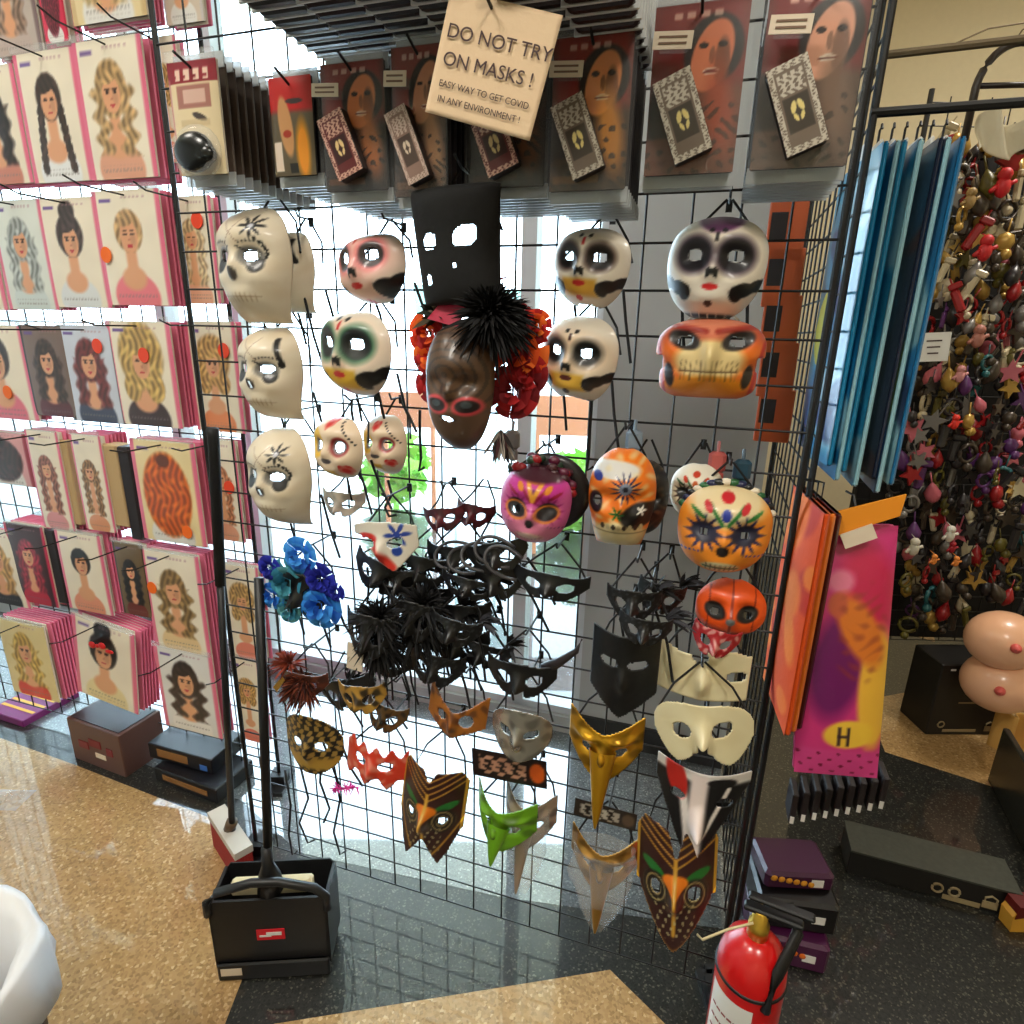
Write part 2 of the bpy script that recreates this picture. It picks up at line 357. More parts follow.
def packet(box, off, paint, desc, grp, yaw=0, roll=0, sticker=None, n=52, backs=3, edge=None, dep=.012, name='wig_packet', cat='packet', hk=True, bagged=True, backdesc=None, pitch=0):
    x0, y0, x1, y1 = box; P = onW((x0+x1)/2, (y0+y1)/2, off); z = zc(P)
    A = onW(x0, (y0+y1)/2, off); B = onW(x1, (y0+y1)/2, off); w = (B-A).length*.97
    T = onW((x0+x1)/2, y0, off); D = onW((x0+x1)/2, y1, off); h = (T-D).z*.98
    R = rotW(yaw, pitch, roll); o = empty(name, P, R); tag(o, desc, cat, None)
    card(w, h, paint, n).build('printed_card', PRINT, o, smooth=True)
    b = MB(); b.bbox((0, .004, 0), (w, .005, h), .002); b.build('backing', CARD if edge is None else edge, o)
    if bagged:
        b = MB(); b.box((0, -.0035, h/2+.006), (w*.99, .006, .014)); b.build('bag_seal', BAG, o)
    if sticker:
        sx, sz, m = sticker; b = MB(); K = 16
        r = min(w*.15, .018) if sx != 9 else .012
        b.prism([(sx*w/2+r*math.cos(6.2832*q/K), sz*h/2+r*1.1*math.sin(6.2832*q/K)) for q in range(K)][::-1], -.0078, -.0066); b.build('round_sticker', m, o)
    bd = backdesc or desc
    for q in range(backs):
        backpacket(P - WN*(.012+dep*(q+1)) , rotW(yaw, pitch, roll), w, h, edge or PINKC, 'packet stacked behind the '+' '.join(bd.split()[:12]), 'packets behind '+bd, name=name)
    if hk:
        root = P+Z*(h/2-.012); back = off-(LOFF if off < .08 else 0)
        hook(root - WN*(back-.004), back+(.15 if name == 'wig_packet' else .03), 'wire hook carrying the '+' '.join(bd.split()[:11]), None, up=0.0)
    return o, P, w, h
wp_ = wig_paint
G = (238, 228, 208)
BL = (196, 158, 96); BR = (62, 42, 32); DK = (36, 24, 22)
WIGS = [
 ((-34, 66, 24, 188), wp_(DK, 'long', (205, 130, 110), sd=1), 'wig packet with long dark brown hair at the left end of the top row', None, 3),
 ((22, 50, 84, 186), wp_(BR, 'braids', (235, 235, 235), sd=2), 'wig packet showing brown braided pigtails and blue straps, top row', None, 3),
 ((80, 38, 150, 183), wp_((190, 152, 100), 'curly', (222, 160, 130), sd=3), 'wig packet with long curly blonde hair, largest in the top row', None, 5),
 ((150, 36, 182, 166), wp_((200, 160, 100), 'big', (230, 140, 110), sd=4), 'narrow packet with blonde hair behind the left edge of the mask grid, top row', None, 1),
 ((-60, 205, -2, 312), wp_((222, 140, 130), 'long', sd=5), 'wig packet with pink hair at the left end of the second row', None, 1),
 ((-2, 200, 50, 312), wp_((170, 176, 172), 'veil', (205, 215, 212), bgc=(222, 226, 218), sd=6), 'wig packet showing long silvery grey hair, second row', None, 3),
 ((44, 198, 104, 310), wp_((70, 52, 48), 'updo', (220, 222, 222), sd=7), 'wig packet showing short dark hair, second row', None, 3),
 ((98, 190, 166, 308), wp_((204, 160, 108), 'bang', (232, 120, 130), sd=8), 'wig packet with blonde fringe and pink top, second row', (-.75, -.1, ORS), 3),
 ((172, 196, 216, 306), wp_((214, 180, 136), 'long', (232, 170, 140), sd=9), 'pale wig packet with blonde hair behind the mask grid, second row', (.4, .55, RDS), 1),
 ((-30, 326, 30, 420), wp_((50, 36, 30), 'updo', (225, 110, 130), sd=10), 'wig packet with dark updo at the left end of the third row', (.2, -.4, ORS), 2),
 ((26, 326, 74, 418), wp_(BR, 'long', (90, 30, 40), bgc=(120, 98, 88), side=(22, 18, 22), sd=11), 'black-framed wig packet with long dark wavy hair, third row', None, 2),
 ((64, 326, 120, 424), wp_((110, 36, 34), 'long', (60, 66, 90), bgc=(206, 212, 226), side=(24, 22, 26), sd=12), 'blue-topped wig packet with long dark red hair, third row', (.45, .6, RDS), 2),
 ((112, 322, 176, 428), wp_((206, 166, 92), 'big', (60, 40, 40), sd=13), 'wig packet with huge curly blonde hairdo, third row', (.15, .38, RDS), 4),
 ((190, 322, 240, 434), wp_((208, 158, 92), 'big', (230, 140, 90), sd=14), 'wig packet with blonde hair and red sticker behind the mask grid, third row', (.55, .5, RDS), 2),
 ((-24, 432, 30, 484), wp_((60, 30, 30), 'solid', bgc=(220, 160, 160), side=(150, 30, 50), sd=15), 'small packet with three dark red discs, left end of the fourth row', None, 1),
 ((34, 432, 66, 530), wp_((150, 90, 70), 'long', (220, 150, 150), sd=16), 'thin packet with pink edge and brown hair, fourth row', None, 4),
 ((78, 436, 108, 532), wp_((150, 110, 70), 'long', (220, 150, 110), sd=17), 'narrow wig packet with long light brown hair, fourth row', None, 6),
 ((136, 442, 200, 544), wp_((222, 98, 22), 'solid', bgc=(236, 214, 160), sd=18), 'wig packet with shaggy bright orange hair, fourth row', (.5, -.72, ORS), 4),
 ((206, 440, 240, 542), wp_((190, 120, 80), 'long', (226, 160, 130), sd=19), 'narrow packet with red sticker behind the broom handle, fourth row', (.5, .1, RDS), 1),
 ((-22, 532, 22, 604), wp_((206, 156, 86), 'long', (30, 26, 30), sd=20), 'wig packet with blonde hair and black top, left end of the fifth row', None, 1),
 ((12, 526, 50, 604), wp_((170, 40, 60), 'long', (190, 30, 60), bgc=(60, 30, 36), side=(200, 40, 80), sd=21), 'dark packet with crimson wig beside black boxes, fifth row', None, 6),
 ((62, 534, 106, 612), wp_((24, 20, 22), 'bang', (228, 150, 120), sd=22), 'wig packet with short black hair, fifth row', None, 5),
 ((118, 544, 148, 616), wp_((24, 20, 22), 'long', (110, 40, 30), bgc=(110, 90, 60), side=(60, 40, 30), sd=23), 'dark packet with long black hair, fifth row', None, 3),
 ((148, 554, 204, 652), wp_((150, 118, 72), 'curly', (230, 200, 150), sd=24), 'wig packet with long honey blonde hair, fifth row', (-.72, .25, ORS), 4),
 ((226, 566, 262, 660), wp_((190, 150, 90), 'big', (226, 130, 110), sd=25), 'packet with blonde hair behind the two long handles, fifth row', None, 1),
 ((6, 624, 50, 696), wp_((214, 172, 84), 'curly', (215, 40, 40), bgc=(226, 206, 150), side=None, sd=26), 'packet showing blonde hair and red dress, bottom row left', None, 7),
 ((76, 624, 134, 704), wp_((26, 20, 22), 'updo', (232, 214, 160), sd=27), 'wig packet with red bows beside dark hair, bottom row', None, 6),
 ((160, 652, 216, 732), wp_((44, 30, 28), 'curly', (236, 232, 226), bgc=(226, 224, 220), sd=28), 'wig packet showing dark wavy hair and white shirt, bottom row right', None, 3),
 ((236, 660, 262, 742), wp_((196, 150, 84), 'big', (228, 120, 100), sd=29), 'narrow packet with blonde curls behind the dustpan handle, bottom row', None, 1),
 ((-22, -70, 34, 60), wp_((150, 120, 100), 'long', (190, 170, 160), bgc=(190, 176, 166), side=(130, 110, 110), sd=30), 'greyish packet at the upper left corner of the picture', None, 2),
 ((37, -60, 62, 46), wp_((120, 30, 50), 'solid', bgc=(216, 50, 84), side=(190, 20, 60), sd=31), 'narrow crimson and pink packet at the top edge, left side', None, 2),
 ((64, -80, 142, 24), wp_((204, 170, 110), 'long', bgc=(232, 210, 160), side=(210, 180, 130), sd=32), 'broad cream packet at the top edge above the blonde curly wig', None, 3),
 ((160, -70, 200, 26), wp_((190, 150, 96), 'big', bgc=(214, 196, 176), side=(200, 190, 186), sd=33), 'pale packet at the top edge just right of the mask grid post', None, 1),
]
for i, (bx, pt, lab, st, nb) in enumerate(WIGS):
    big = bx[0] > 140 and (bx[2]-bx[0]) < 55 and i in (3, 8, 13, 18, 24, 28, 32)
    packet(bx, LOFF+(.05 if big else .10), pt, lab, 'wig packets', sticker=st, backs=nb if not big else 1, roll=(0 if i not in (26,) else 8), hk=not big or True)
# red bows on the bottom-row packet: printed blobs raised as a little ribbon
P = onW(97, 646, LOFF+.118)
b = MB(); b.ball((-.022, 0, 0), .016, 8, (1, .3, .8)); b.ball((.022, 0, .004), .016, 8, (1, .3, .8)); b.ball((.05, 0, -.012), .014, 8, (1.4, .3, .5)); b.ball((0, 0, 0), .008, 8, (1, .5, 1))
o = b.build('ribbon_bow', mat('red_satin', (205, 30, 34), .4), None, True); o.location = P; o.rotation_euler = rotW(); tag(o, 'small red ribbon bow on a bottom-row wig packet', 'bow')
# tan plain backs in the fourth row
for bx, m, lab in (((56, 440, 78, 526), mat('tan_carton', (190, 160, 116), .7), 'plain tan carton side between wig packets, fourth row left'), ((104, 444, 126, 528), mat('tan_carton'), 'plain tan carton side left of the black carton, fourth row'), ((124, 446, 138, 542), DKC, 'narrow black carton left of the orange wig packet'), ((46, 528, 64, 606), DKC, 'narrow black carton right of the crimson wig packet')):
    P = onW((bx[0]+bx[2])/2, (bx[1]+bx[3])/2, LOFF+.09); z = zc(P); w = (bx[2]-bx[0])*z/FPX; h = (bx[3]-bx[1])*z/FPX
    b = MB(); b.bbox((0, .02, 0), (w, .05, h), .003); b.box((0, -.0055, h*.46), (w*.9, .001, h*.05)); o = b.build('slim_carton', m); o.location = P; o.rotation_euler = rotW(); tag(o, lab, 'carton')
# ================================================================ makeup kits above the masks
def kit_paint(top, skin, dark, glow, sd=0):
    def f(x, y, a):
        c = np.zeros(x.shape+(3,)); c[:] = dark
        lay(c, rect(x, y, -1, .1*a, 1, 9, .2), top)
        lay(c, ell(x, y, .32, .44*a, .62, .42*a, -15, .06), (28, 16, 14)); lay(c, ell(x, y, .3, .38*a, .42, .42*a, -15, .05), skin); lay(c, ell(x, y, .52, .3*a, .16, .28*a, 0, .15), tuple(v*.5 for v in skin), .8); lay(c, ell(x, y, .3, .38*a, .06, .1*a), tuple(v*.65 for v in skin))
        for s in (-1, 1): lay(c, ell(x, y, .3+s*.2, .5*a, .1, .06), (30, 14, 12))
        lay(c, ell(x, y, .3, .2*a, .17, .07), (240, 225, 205)); lay(c, ell(x, y, .3, .2*a, .19, .025), (90, 14, 14))
        lay(c, ell(x, y, .55, -.25*a, .3, .5*a, 10, .4), glow, .8); lay(c, rect(x, y, -1, -.55*a, -.1, .1*a, .05), tuple(v*.45 for v in dark)); lay(c, (nz(x, y, 9, sd) > .45)*(y < -.15*a), tuple(v*.5 for v in dark), .7)
        lay(c, rect(x, y, -.7, .82*a, .5, .9*a)*(np.sin(x*22) > -.3), (225, 190, 170), .75); lay(c, rect(x, y, -.85, .14*a, -.1, .2*a), top, .5)
        lay(c, rect(x, y, -.9, -.9*a, .3, -.8*a), tuple(v*.6 for v in glow), .6)
        return c
    return f
def tagbox_paint(base, ink, bone):
    def f(x, y, a):
        c = np.zeros(x.shape+(3,)); c[:] = base
        m = (np.abs(x) > .72) | (np.abs(y) > .84*a); zz = ((np.sin(x*19+np.sin(y*13)*2)*np.sin(y*23+x*4)) > -.15)
        lay(c, (m & zz)*1., ink); lay(c, rect(x, y, -.6, .3*a, .6, .78*a)*((np.sin(x*17+2*np.sin(y*9))*np.sin(y*15)) > -.1), ink); lay(c, rect(x, y, -.6, -.55*a, .6, .24*a), tuple(v*.55 for v in base))
        for s in (-1, 1): lay(c, ell(x, y, s*.17, .0, .13, .3, s*16), bone); lay(c, ell(x, y, s*.15, -.5, .09, .22, -s*20), bone)
        return c
    return f
def kit(box, off, paint, tb, lab, nb, tilt=-22, tbpos=(-.1, -.28), slab=None):
    o, P, w, h = packet(box, off, paint, lab, 'kits', n=60, backs=0, edge=DKC, name='makeup_kit', cat='makeup kit')
    bb = MB(); bb.box((0, -.004, 0), (w*1.12, .001, h*1.05)); bb.build('clear_sleeve', SLEEVE, o)
    if tb:
        base, ink, bone = tb; tw, th = w*.42, h*.52
        g = card(tw, th, tagbox_paint(base, ink, bone), 40, .001)
        t = g.build('stack_label', PRINT, o); t.location = (tbpos[0]*w, -.026, tbpos[1]*h+.02); t.rotation_euler = (0, math.radians(tilt), 0)
        g = MB(); g.bbox((0, .011, 0), (tw, .018, th), .002); g.build('tray', DKC, t)
    s = MB(); s.box((0, 0, 0), (w*.42, .0012, h*.1)); q = s.build('price_sticker', WHS, o); q.location = (-w*.27, -.0285, h*.25); q.rotation_euler = (0, math.radians(4), 0)
    g = MB().color((120, 90, 70))
    for k in range(2): g.box((0, -.001, (k-.5)*h*.035), (w*.3, .001, h*.012))
    g.build('printed_lines', PAINT, q); g = MB(); g.box((0, .013, 0), (w*.3, .022, h*.06)); g.build('sticker_backing', BAG, q)
    return stack(P, w, h, nb, lab)
def stack(P, w, h, nb, lab, m=None, dep=.021):
    first = None
    for q in range(nb):
        L = 'kit stacked behind the ' + ' '.join(lab.split()[:11])
        if first is None:
            first = empty('makeup_kit', P - WN*(.018+dep*(q)), rotW()); tag(first, L, 'makeup kit', L)
            b = MB(); b.bbox((0, .004, 0), (w*.98, .005, h), .002); b.build('backing', m or DKC, first)
            b = MB(); b.bbox((0, -.005, -.03*h), (w*.8, .010, h*.8), .004); b.build('tray', mat('smoke_tray', (96, 86, 76), .25), first)
            b = MB(); b.box((0, -.001, h/2+.004), (w, .002, .022)); b.build('sleeve_top', mat('milky_plastic', (200, 204, 206), .2, alpha=.75), first); b = MB(); b.box((0, -.001, -h/2-.004), (w*1.04, .003, .02)); b.build('sleeve_bottom', mat('milky_plastic', (200, 204, 206), .2, alpha=.75), first)
        else: dup(first, L, L, P - WN*(.018+dep*q))
SK1 = ((112, 96, 84), (196, 186, 170), (225, 205, 130)); SK2 = ((96, 34, 36), (205, 160, 140), (220, 190, 130)); SK3 = ((142, 112, 100), (205, 180, 165), (215, 195, 170))
kit((322, 62, 386, 194), .20, kit_paint((130, 34, 24), (214, 120, 60), (30, 18, 16), (214, 120, 50), 1), SK2, 'makeup kit with dark red tag box, orange face, third pack from the left', 8)
kit((392, 46, 446, 200), .20, kit_paint((132, 52, 42), (200, 130, 90), (70, 50, 42), (200, 140, 90), 2), SK3, 'makeup kit with grey tag box just left of the paper sign', 8)
kit((468, 60, 546, 190), .17, kit_paint((60, 20, 16), (160, 90, 50), (24, 14, 12), (120, 60, 20), 3), SK2, 'makeup kit mostly hidden under the paper sign', 8)
kit((550, 36, 630, 194), .20, kit_paint((140, 30, 16), (226, 140, 80), (60, 38, 18), (222, 140, 30), 4), SK1, 'makeup kit with skull-face print and gold glow right of the paper sign', 8)
kit((648, 4, 742, 178), .17, kit_paint((126, 22, 16), (216, 120, 80), (110, 60, 40), (170, 70, 40), 5), SK1, 'red makeup kit with grey tag box, second from right', 2)
kit((758, -14, 860, 172), .17, kit_paint((118, 20, 18), (214, 150, 120), (88, 66, 52), (120, 90, 70), 6), SK1, 'large makeup kit with tilted grey tag box at right end of the row', 7)
def nose_paint(x, y, a):
    c = np.zeros(x.shape+(3,)); c[:] = (226, 206, 166)
    lay(c, rect(x, y, -1.1, .62*a, 1.1, 9), (142, 36, 50)); lay(c, (rect(x, y, -.85, .66*a, .85, .86*a)*(np.abs(((x*2.6) % 1)-.5) < .28)), (232, 200, 180)); lay(c, rect(x, y, -.82, .7*a, .82, .75*a)*(np.sin(x*15) > .2), (142, 36, 50))
    lay(c, rect(x, y, -1.1, -9, -.9, .7*a), (190, 120, 120), .7)
    lay(c, rect(x, y, -.65, .18*a, .7, .58*a), (168, 112, 100)); lay(c, rect(x, y, -.4, .26*a, .5, .5*a), (214, 176, 160)); lay(c, ell(x, y, .2, .02*a, .3, .1, -20), (70, 60, 56)); lay(c, rect(x, y, -.6, -.14*a, .6, -.02*a), (200, 176, 136), .7)
    return c
o, P, w, h = packet((172, 60, 222, 178), .22, nose_paint, 'cream pack with maroon heading and black rounded piece, far left makeup kit', 'kits', backs=0, name='makeup_kit', cat='makeup kit')
b = MB(); b.ball((-.002, -.012, -h*.31), .042, 18, (.92, .38, .72)); b.ball((.02, -.012, -h*.335), .026, 12, (.8, .5, .6)); b.build('black_nose_piece', mat('black_gloss', (24, 26, 26), .25), o, True)
b = MB(); b.ball((0, -.008, -h*.31), .052, 18, (.95, .25, .8)); b.build('blister', BAG, o, True)
stack(P, w*1.02, h, 12, 'cream pack with maroon heading and black rounded piece', mat('taupe_card', (92, 76, 66), .5), .02)
def fire_paint(x, y, a):
    c = np.zeros(x.shape+(3,)); c[:] = (96, 84, 62); lay(c, rect(x, y, -1.1, .3*a, 1.1, 9, .1), (196, 28, 26)); lay(c, ell(x, y, -.25, .0, .32, 1.1, 8, .1), (206, 150, 96)); lay(c, ell(x, y, .5, -.5*a, .3, .6*a, 0, .3), (236, 150, 20)); lay(c, ell(x, y, .2, .5*a, .4, .1), (60, 50, 50)); lay(c, rect(x, y, -.9, -.9*a, -.5, -.3*a), (232, 210, 190)); lay(c, ell(x, y, -.2, -.15*a, .2, .14), (170, 50, 30)); lay(c, rect(x, y, -.2, -.95*a, .2, -.75*a), (30, 30, 26)); return c
o, P, w, h = packet((271, 76, 314, 178), .19, fire_paint, 'red and yellow makeup kit, second pack from the left', 'kits', backs=0, edge=DKC, name='makeup_kit', cat='makeup kit')
stack(P, w*1.06, h, 7, 'red and yellow makeup kit second from the left')
# higher row, only its bottom edges in view
for (px, lab, m) in ((238, 'left', (60, 62, 64)), (300, 'second', (44, 26, 30)), (365, 'middle', (40, 42, 48)), (590, 'fourth', (40, 24, 26)), (672, 'fifth', (90, 90, 90)), (425, 'extra', (50, 52, 54)), (520, 'sixth', (46, 40, 40))):
    P = onW(px, -22, .34); h = .26; w = .092; L = {'left': 'over the far left makeup kit', 'second': 'over the red and yellow kit', 'middle': 'over the orange-faced kit', 'fourth': 'over the gold-glow kit', 'fifth': 'over the red kit with grey tag', 'extra': 'left of the paper sign top', 'sixth': 'above the paper sign'}[lab]
    if px > 650: continue
    first = None; Lb = 'dark blister pack hanging in the highest row '+L
    for q in range(11):
        loc = P+Z*(h/2) - WN*(.026*q)
        if first is None:
            first = empty('blister_pack', loc, rotW()); tag(first, Lb, 'blister pack', Lb)
            b = MB(); b.bbox((0, .003, 0), (w, .004, h), .001); b.build('backing', mat('edge_white', (214, 216, 216), .4), first)
            b = MB(); b.bbox((0, -.008, 0), (w*.9, .016, h), .004); b.build('tray', mat('tray%d' % px, m, .3), first)
        else: dup(first, Lb, Lb, loc)
# paper sign
P = onW(491, 66, .33); zs = zc(P)
so = empty('paper_sign', P, rotW(yaw=2, pitch=0, roll=16)); tag(so, 'cream paper sign asking not to try on masks, hung tilted among makeup kits', 'sign')
sw, sh = 118*zs/FPX, 108*zs/FPX
mb = MB(); X, Y = np.meshgrid(np.linspace(-1, 1, 24), np.linspace(-1, 1, 24)); colr = np.zeros(X.shape+(3,)); colr[:] = (226, 196, 160)
sheetmesh(mb, X*sw/2, 0*X, Y*sh/2, colr); mb.build('paper', MATTE, so, True, .0006)
INK = mat('marker_ink', (70, 48, 48), .7)
def text(s, size, x, z, parent, m=INK, y=-.0028, sx=1, name='lettering', ex=.0002, rot=0, bold=0):
    cu = bpy.data.curves.new(name, 'FONT'); cu.body = s; cu.size = size; cu.extrude = ex; cu.offset = bold; cu.align_x = 'CENTER'; cu.align_y = 'CENTER'
    t = bpy.data.objects.new(name, cu); C.objects.link(t); bpy.context.view_layer.update()
    me = bpy.data.meshes.new_from_object(t); bpy.data.objects.remove(t); me.materials.clear(); me.materials.append(m)
    o = bpy.data.objects.new(name, me); C.objects.link(o); o.parent = parent; o.location = (x, y, z); o.rotation_euler = (math.pi/2, 0, 0); o.scale = (sx, 1, 1)
    if rot: o.rotation_euler = (math.pi/2, math.radians(rot), 0)
    return o
text('DO NOT TRY', sh*.160, .004, sh*.18, so, sx=1.06); text('ON MASKS !', sh*.160, -.002, -.04*sh, so, sx=1.05)
text('EASY WAY TO GET COVID', sh*.078, 0, -.24*sh, so, sx=.98); text('IN ANY ENVIRONMENT !', sh*.078, -.002, -.365*sh, so, sx=.98)
hook(P+Z*(sh*.40)-WN*.328, .355, 'wire hook poking through the top of the paper sign', None)
# ================================================================ masks
ELAS = mat('elastic', (14, 14, 16), .7); WELAS = mat('white_elastic', (215, 212, 205), .7)
def skull_out(t):       # half width (0..1) by height t -1..1, skull with jaw
    return np.where(t > .1, np.sqrt(np.clip(1-((t-.1)/.9)**2.6, 0, 1)), np.where(t > -.35, 1-.10*((.1-t)/.45)**2, .9-.24*((-.35-t)/.65)**1.2))
def face_out(t): return np.where(t > .15, np.sqrt(np.clip(1-((t-.15)/.85)**2.5, 0, 1)), np.sqrt(np.clip(1-((.15-t)/1.15)**2.3, 0, 1)))
def dome_out(t): return np.sqrt(np.clip(1-(np.abs(t)/1.0)**2.4, 0, 1))
def maskmesh(W, H, D, outl, paint, bumps=(), holes=(), keep=None, n=64, capz=.5, wrap=1.25, zf=None):
    ny = int(n*H/W*1.0); s, t = np.meshgrid(np.linspace(-1, 1, n), np.linspace(-.985, .985, ny)); hw = np.maximum(outl(t), .05)
    X = hw*np.sin(s*wrap)/math.sin(wrap); d = np.cos(s*wrap*.98)*np.clip(1-np.abs(t)**4, 0, 1)**capz*(.55+.45*hw)
    a = H/W; Y = t*a
    dep = D*d
    for (cx, cy, rx, ry, amp) in bumps: dep = dep + amp*np.exp(-(((X-cx)/rx)**2+((Y-cy)/ry)**2))
    if zf is not None: dep = dep + zf(X, Y)
    k = np.ones(X.shape, bool)
    for (cx, cy, rx, ry, an) in holes:
        ca, sa = math.cos(math.radians(an)), math.sin(math.radians(an)); u = ((X-cx)*ca+(Y-cy)*sa)/rx; v = (-(X-cx)*sa+(Y-cy)*ca)/ry; k &= (u*u+v*v > 1)
    if keep is not None: k &= keep(X, Y)
    col = paint(X, Y); mb = MB(); sheetmesh(mb, X*W/2, dep, Y*W/2, col, k); return mb
def base(col): 
    def f(x):
        c = np.zeros(x.shape+(3,)); c[:] = col; lay(c, np.clip(nz(x, x*0+.3, 5), 0, 1), tuple(v*.94 for v in col), .5); return c
    return f
FB = [(0, -.05, .16, .25, .012), (-.42, .18, .3, .22, -.012), (.42, .18, .3, .22, -.012), (-.5, -.3, .25, .2, .006), (.5, -.3, .25, .2, .006), (0, -.62, .45, .2, .007), (0, .62, .7, .3, .006)]
def place_mask(box, off, label, mk, yaw=0, pitch=0, roll=0, name='skull_mask', strap=True, solid=.0025, m=PAINT, hk=True, wide=1.0, straps_color=None, dangle=0, D=None, hookup=.03):
    x0, y0, x1, y1 = box; P = onW((x0+x1)/2, (y0+y1)/2, off); z = zc(P)
    W = (x1-x0)*z/FPX*wide; H = (y1-y0)*z/FPX
    o = empty(name, P, rotW(yaw, pitch, roll)); tag(o, label, 'mask', None)
    sh = mk(W, H).build('shell', m, o, True); 
    md = sh.modifiers.new('thickness', 'SOLIDIFY'); md.thickness = solid; md.offset = -1
    em = straps_color or ELAS
    sb = Vector((0, .0, H*.5+hookup))
    if strap:
        for s in (-1, 1):
            b = MB(); b.tube([(s*W*.46, 0, H*.12), (s*W*.3, .025, H*.4), (s*.004, .03, H*.5+hookup)], .0022, 5); b.build('strap', em, o)
    if dangle:
        for s in range(dangle):
            b = MB(); xx = W*(-.35+.7*s/max(1, dangle-1)); b.tube([(xx, .02, -H*.2), (xx+.01, .03, -H*.6), (xx+.02+.01*s, .03, -H*.5-.06-.02*(s % 2))], .0028, 5); b.build('strap_end', em, o)
    if hk:
        R = Euler(rotW(yaw, pitch, roll)).to_matrix(); top = P + R @ Vector((0, .03, H*.5+hookup+.002))
        d = (top-W0).dot(WN)
        if d > .02: hook(top-WN*(d-.006)-Z*.003, d+.03, 'wire hook holding the '+' '.join(label.split()[:10]), None)
    return o, P, W, H
def skull_white(flw, sd=0, dots=True):
    def p(x, y):
        c = np.zeros(x.shape+(3,)); c[:] = (224, 210, 186); lay(c, np.clip(nz(x, y, 4, sd), 0, 1), (206, 184, 150), .4)
        for s in (-1, 1):
            lay(c, ell(x, y, s*.38, .13, .27, .2, s*-12), (120, 116, 110)); lay(c, ell(x, y, s*.46, -.02, .17, .16), (18, 18, 18))
            if dots:
                for q in range(7): lay(c, ell(x, y, s*(.18+.075*q), .40+.04*math.sin(q*.52), .022, .022, e=.4), (40, 40, 40))
            lay(c, line(x, y, s*.12, .34, s*.3, .22, .02), (40, 40, 44))
        lay(c, ell(x, y, 0, -.2, .12, .14), (86, 80, 76)); lay(c, line(x, y, -.28, .85, .18, .38, .012), (150, 120, 100), .7); lay(c, line(x, y, .2, .9, -.2, .35, .012), (150, 120, 100), .7)
        if flw:
            lay(c, flower(x, y, .42, .72, .24, 8), (12, 12, 14)); lay(c, ell(x, y, .42, .72, .05, .05), (200, 200, 210)); 
            for q in range(8): a = q/7; lay(c, ell(x, y, .5+.18*math.sin(a*3), .48-.5*a, .03+.014*a, .045), (14, 14, 16))
        else:
            lay(c, line(x, y, .55, .85, .72, .3, .045), (14, 14, 16)); lay(c, ell(x, y, .7, .26, .08, .08), (14, 14, 16))
        for q in range(9): lay(c, rect(x, y, -.42+.1*q, -.74, -.405+.1*q, -.56, .01), (170, 140, 105), .7)
        lay(c, rect(x, y, -.5, -.66, .5, -.645, .012), (150, 118, 84), .7)
        return c
    return p
HW = [(-.38, .16, .13, .09, -12), (.38, .16, .13, .09, 12)]
mkw = lambda fl, sd: (lambda W, H: maskmesh(W, H, .085, skull_out, skull_white(fl, sd), FB, HW+[(-.0, -.22, .06, .07, 0)] if sd != 1 else HW))
place_mask((268, 236, 332, 312), .05, 'plain white skull mask behind the one with a black flower, top left', mkw(False, 3), yaw=-6, dangle=2)
place_mask((224, 214, 314, 322), .11, 'white skull mask with black flower on its forehead, top left', mkw(True, 1), wide=1.0, yaw=-6, dangle=2)
place_mask((246, 328, 322, 418), .10, 'white skull mask with black dotted eye arches, middle of the left column', mkw(False, 2), wide=1.0, yaw=-6, dangle=2)
place_mask((254, 426, 330, 523), .11, 'white skull mask with black flower, lowest of the left column', mkw(True, 4), wide=1.0, yaw=-6, dangle=2)
def catrina(eye=(40, 40, 40), cheek=(220, 180, 60), lips=(205, 40, 40), glow=(120, 130, 110), basec=(228, 216, 198), dia=(200, 40, 40), pink=None, big=.27, top=None, gaps=.8):
    def p(x, y):
        c = np.zeros(x.shape+(3,)); c[:] = basec
        if pink: lay(c, ell(x, y, 0, .15, .9, .5, e=.3), pink, .6)
        if top: lay(c, ell(x, y, 0, .98, .45, .35), top)
        lay(c, rect(x, y, -.42, -.66, .42, -.28, .05), cheek)
        for s in (-1, 1):
            lay(c, ell(x, y, s*.40, .22, big+.08, big+.07, e=.2), glow); lay(c, ell(x, y, s*.40, .22, big, big-.01), eye); lay(c, ell(x, y, s*.40, .22, big*.45, big*.35), (225, 225, 220))
            lay(c, ell(x, y, s*.62, -.42, .22, .13, s*25), (12, 12, 12)); lay(c, ell(x, y, s*.88, -.3, .2, .10, s*35), (12, 12, 12)); lay(c, ell(x, y, s*.5, -.5, .12, .15), (12, 12, 12))
        lay(c, ell(x, y, -.07, -.12, .06, .1, -15), (18, 18, 18)); lay(c, ell(x, y, .07, -.12, .06, .1, 15), (18, 18, 18))
        lay(c, ell(x, y, 0, -.38, .16, .065), lips); lay(c, ell(x, y, 0, -.7, .08, .06), dia); lay(c, ell(x, y, 0, .55, .05, .09), dia)
        for s in (-1, 1): lay(c, ell(x, y, s*.12, .68, .05, .05), (20, 20, 20))
        lay(c, rect(x, y, -.6, -.98, .6, -.9, .03)*(np.abs(np.sin(x*18)) > .2), (20, 20, 20))
        return c
    return p
def cut_jaw(x, y): return ~(((x/.55)**2+((y+1.22)/.36)**2) < 1)
HE = [(-.40, .22, .13, .09, -8), (.40, .22, .13, .09, 8)]
place_mask((346, 238, 419, 303), .09, 'small skull mask with red cheeks and black side smile, left of the black top hat', lambda W, H: maskmesh(W, H, .07, face_out, catrina(eye=(60, 50, 50), cheek=(232, 190, 170), glow=(225, 120, 120), pink=(235, 150, 140)), FB, HE), roll=-4, yaw=-16, wide=1.22, dangle=2)
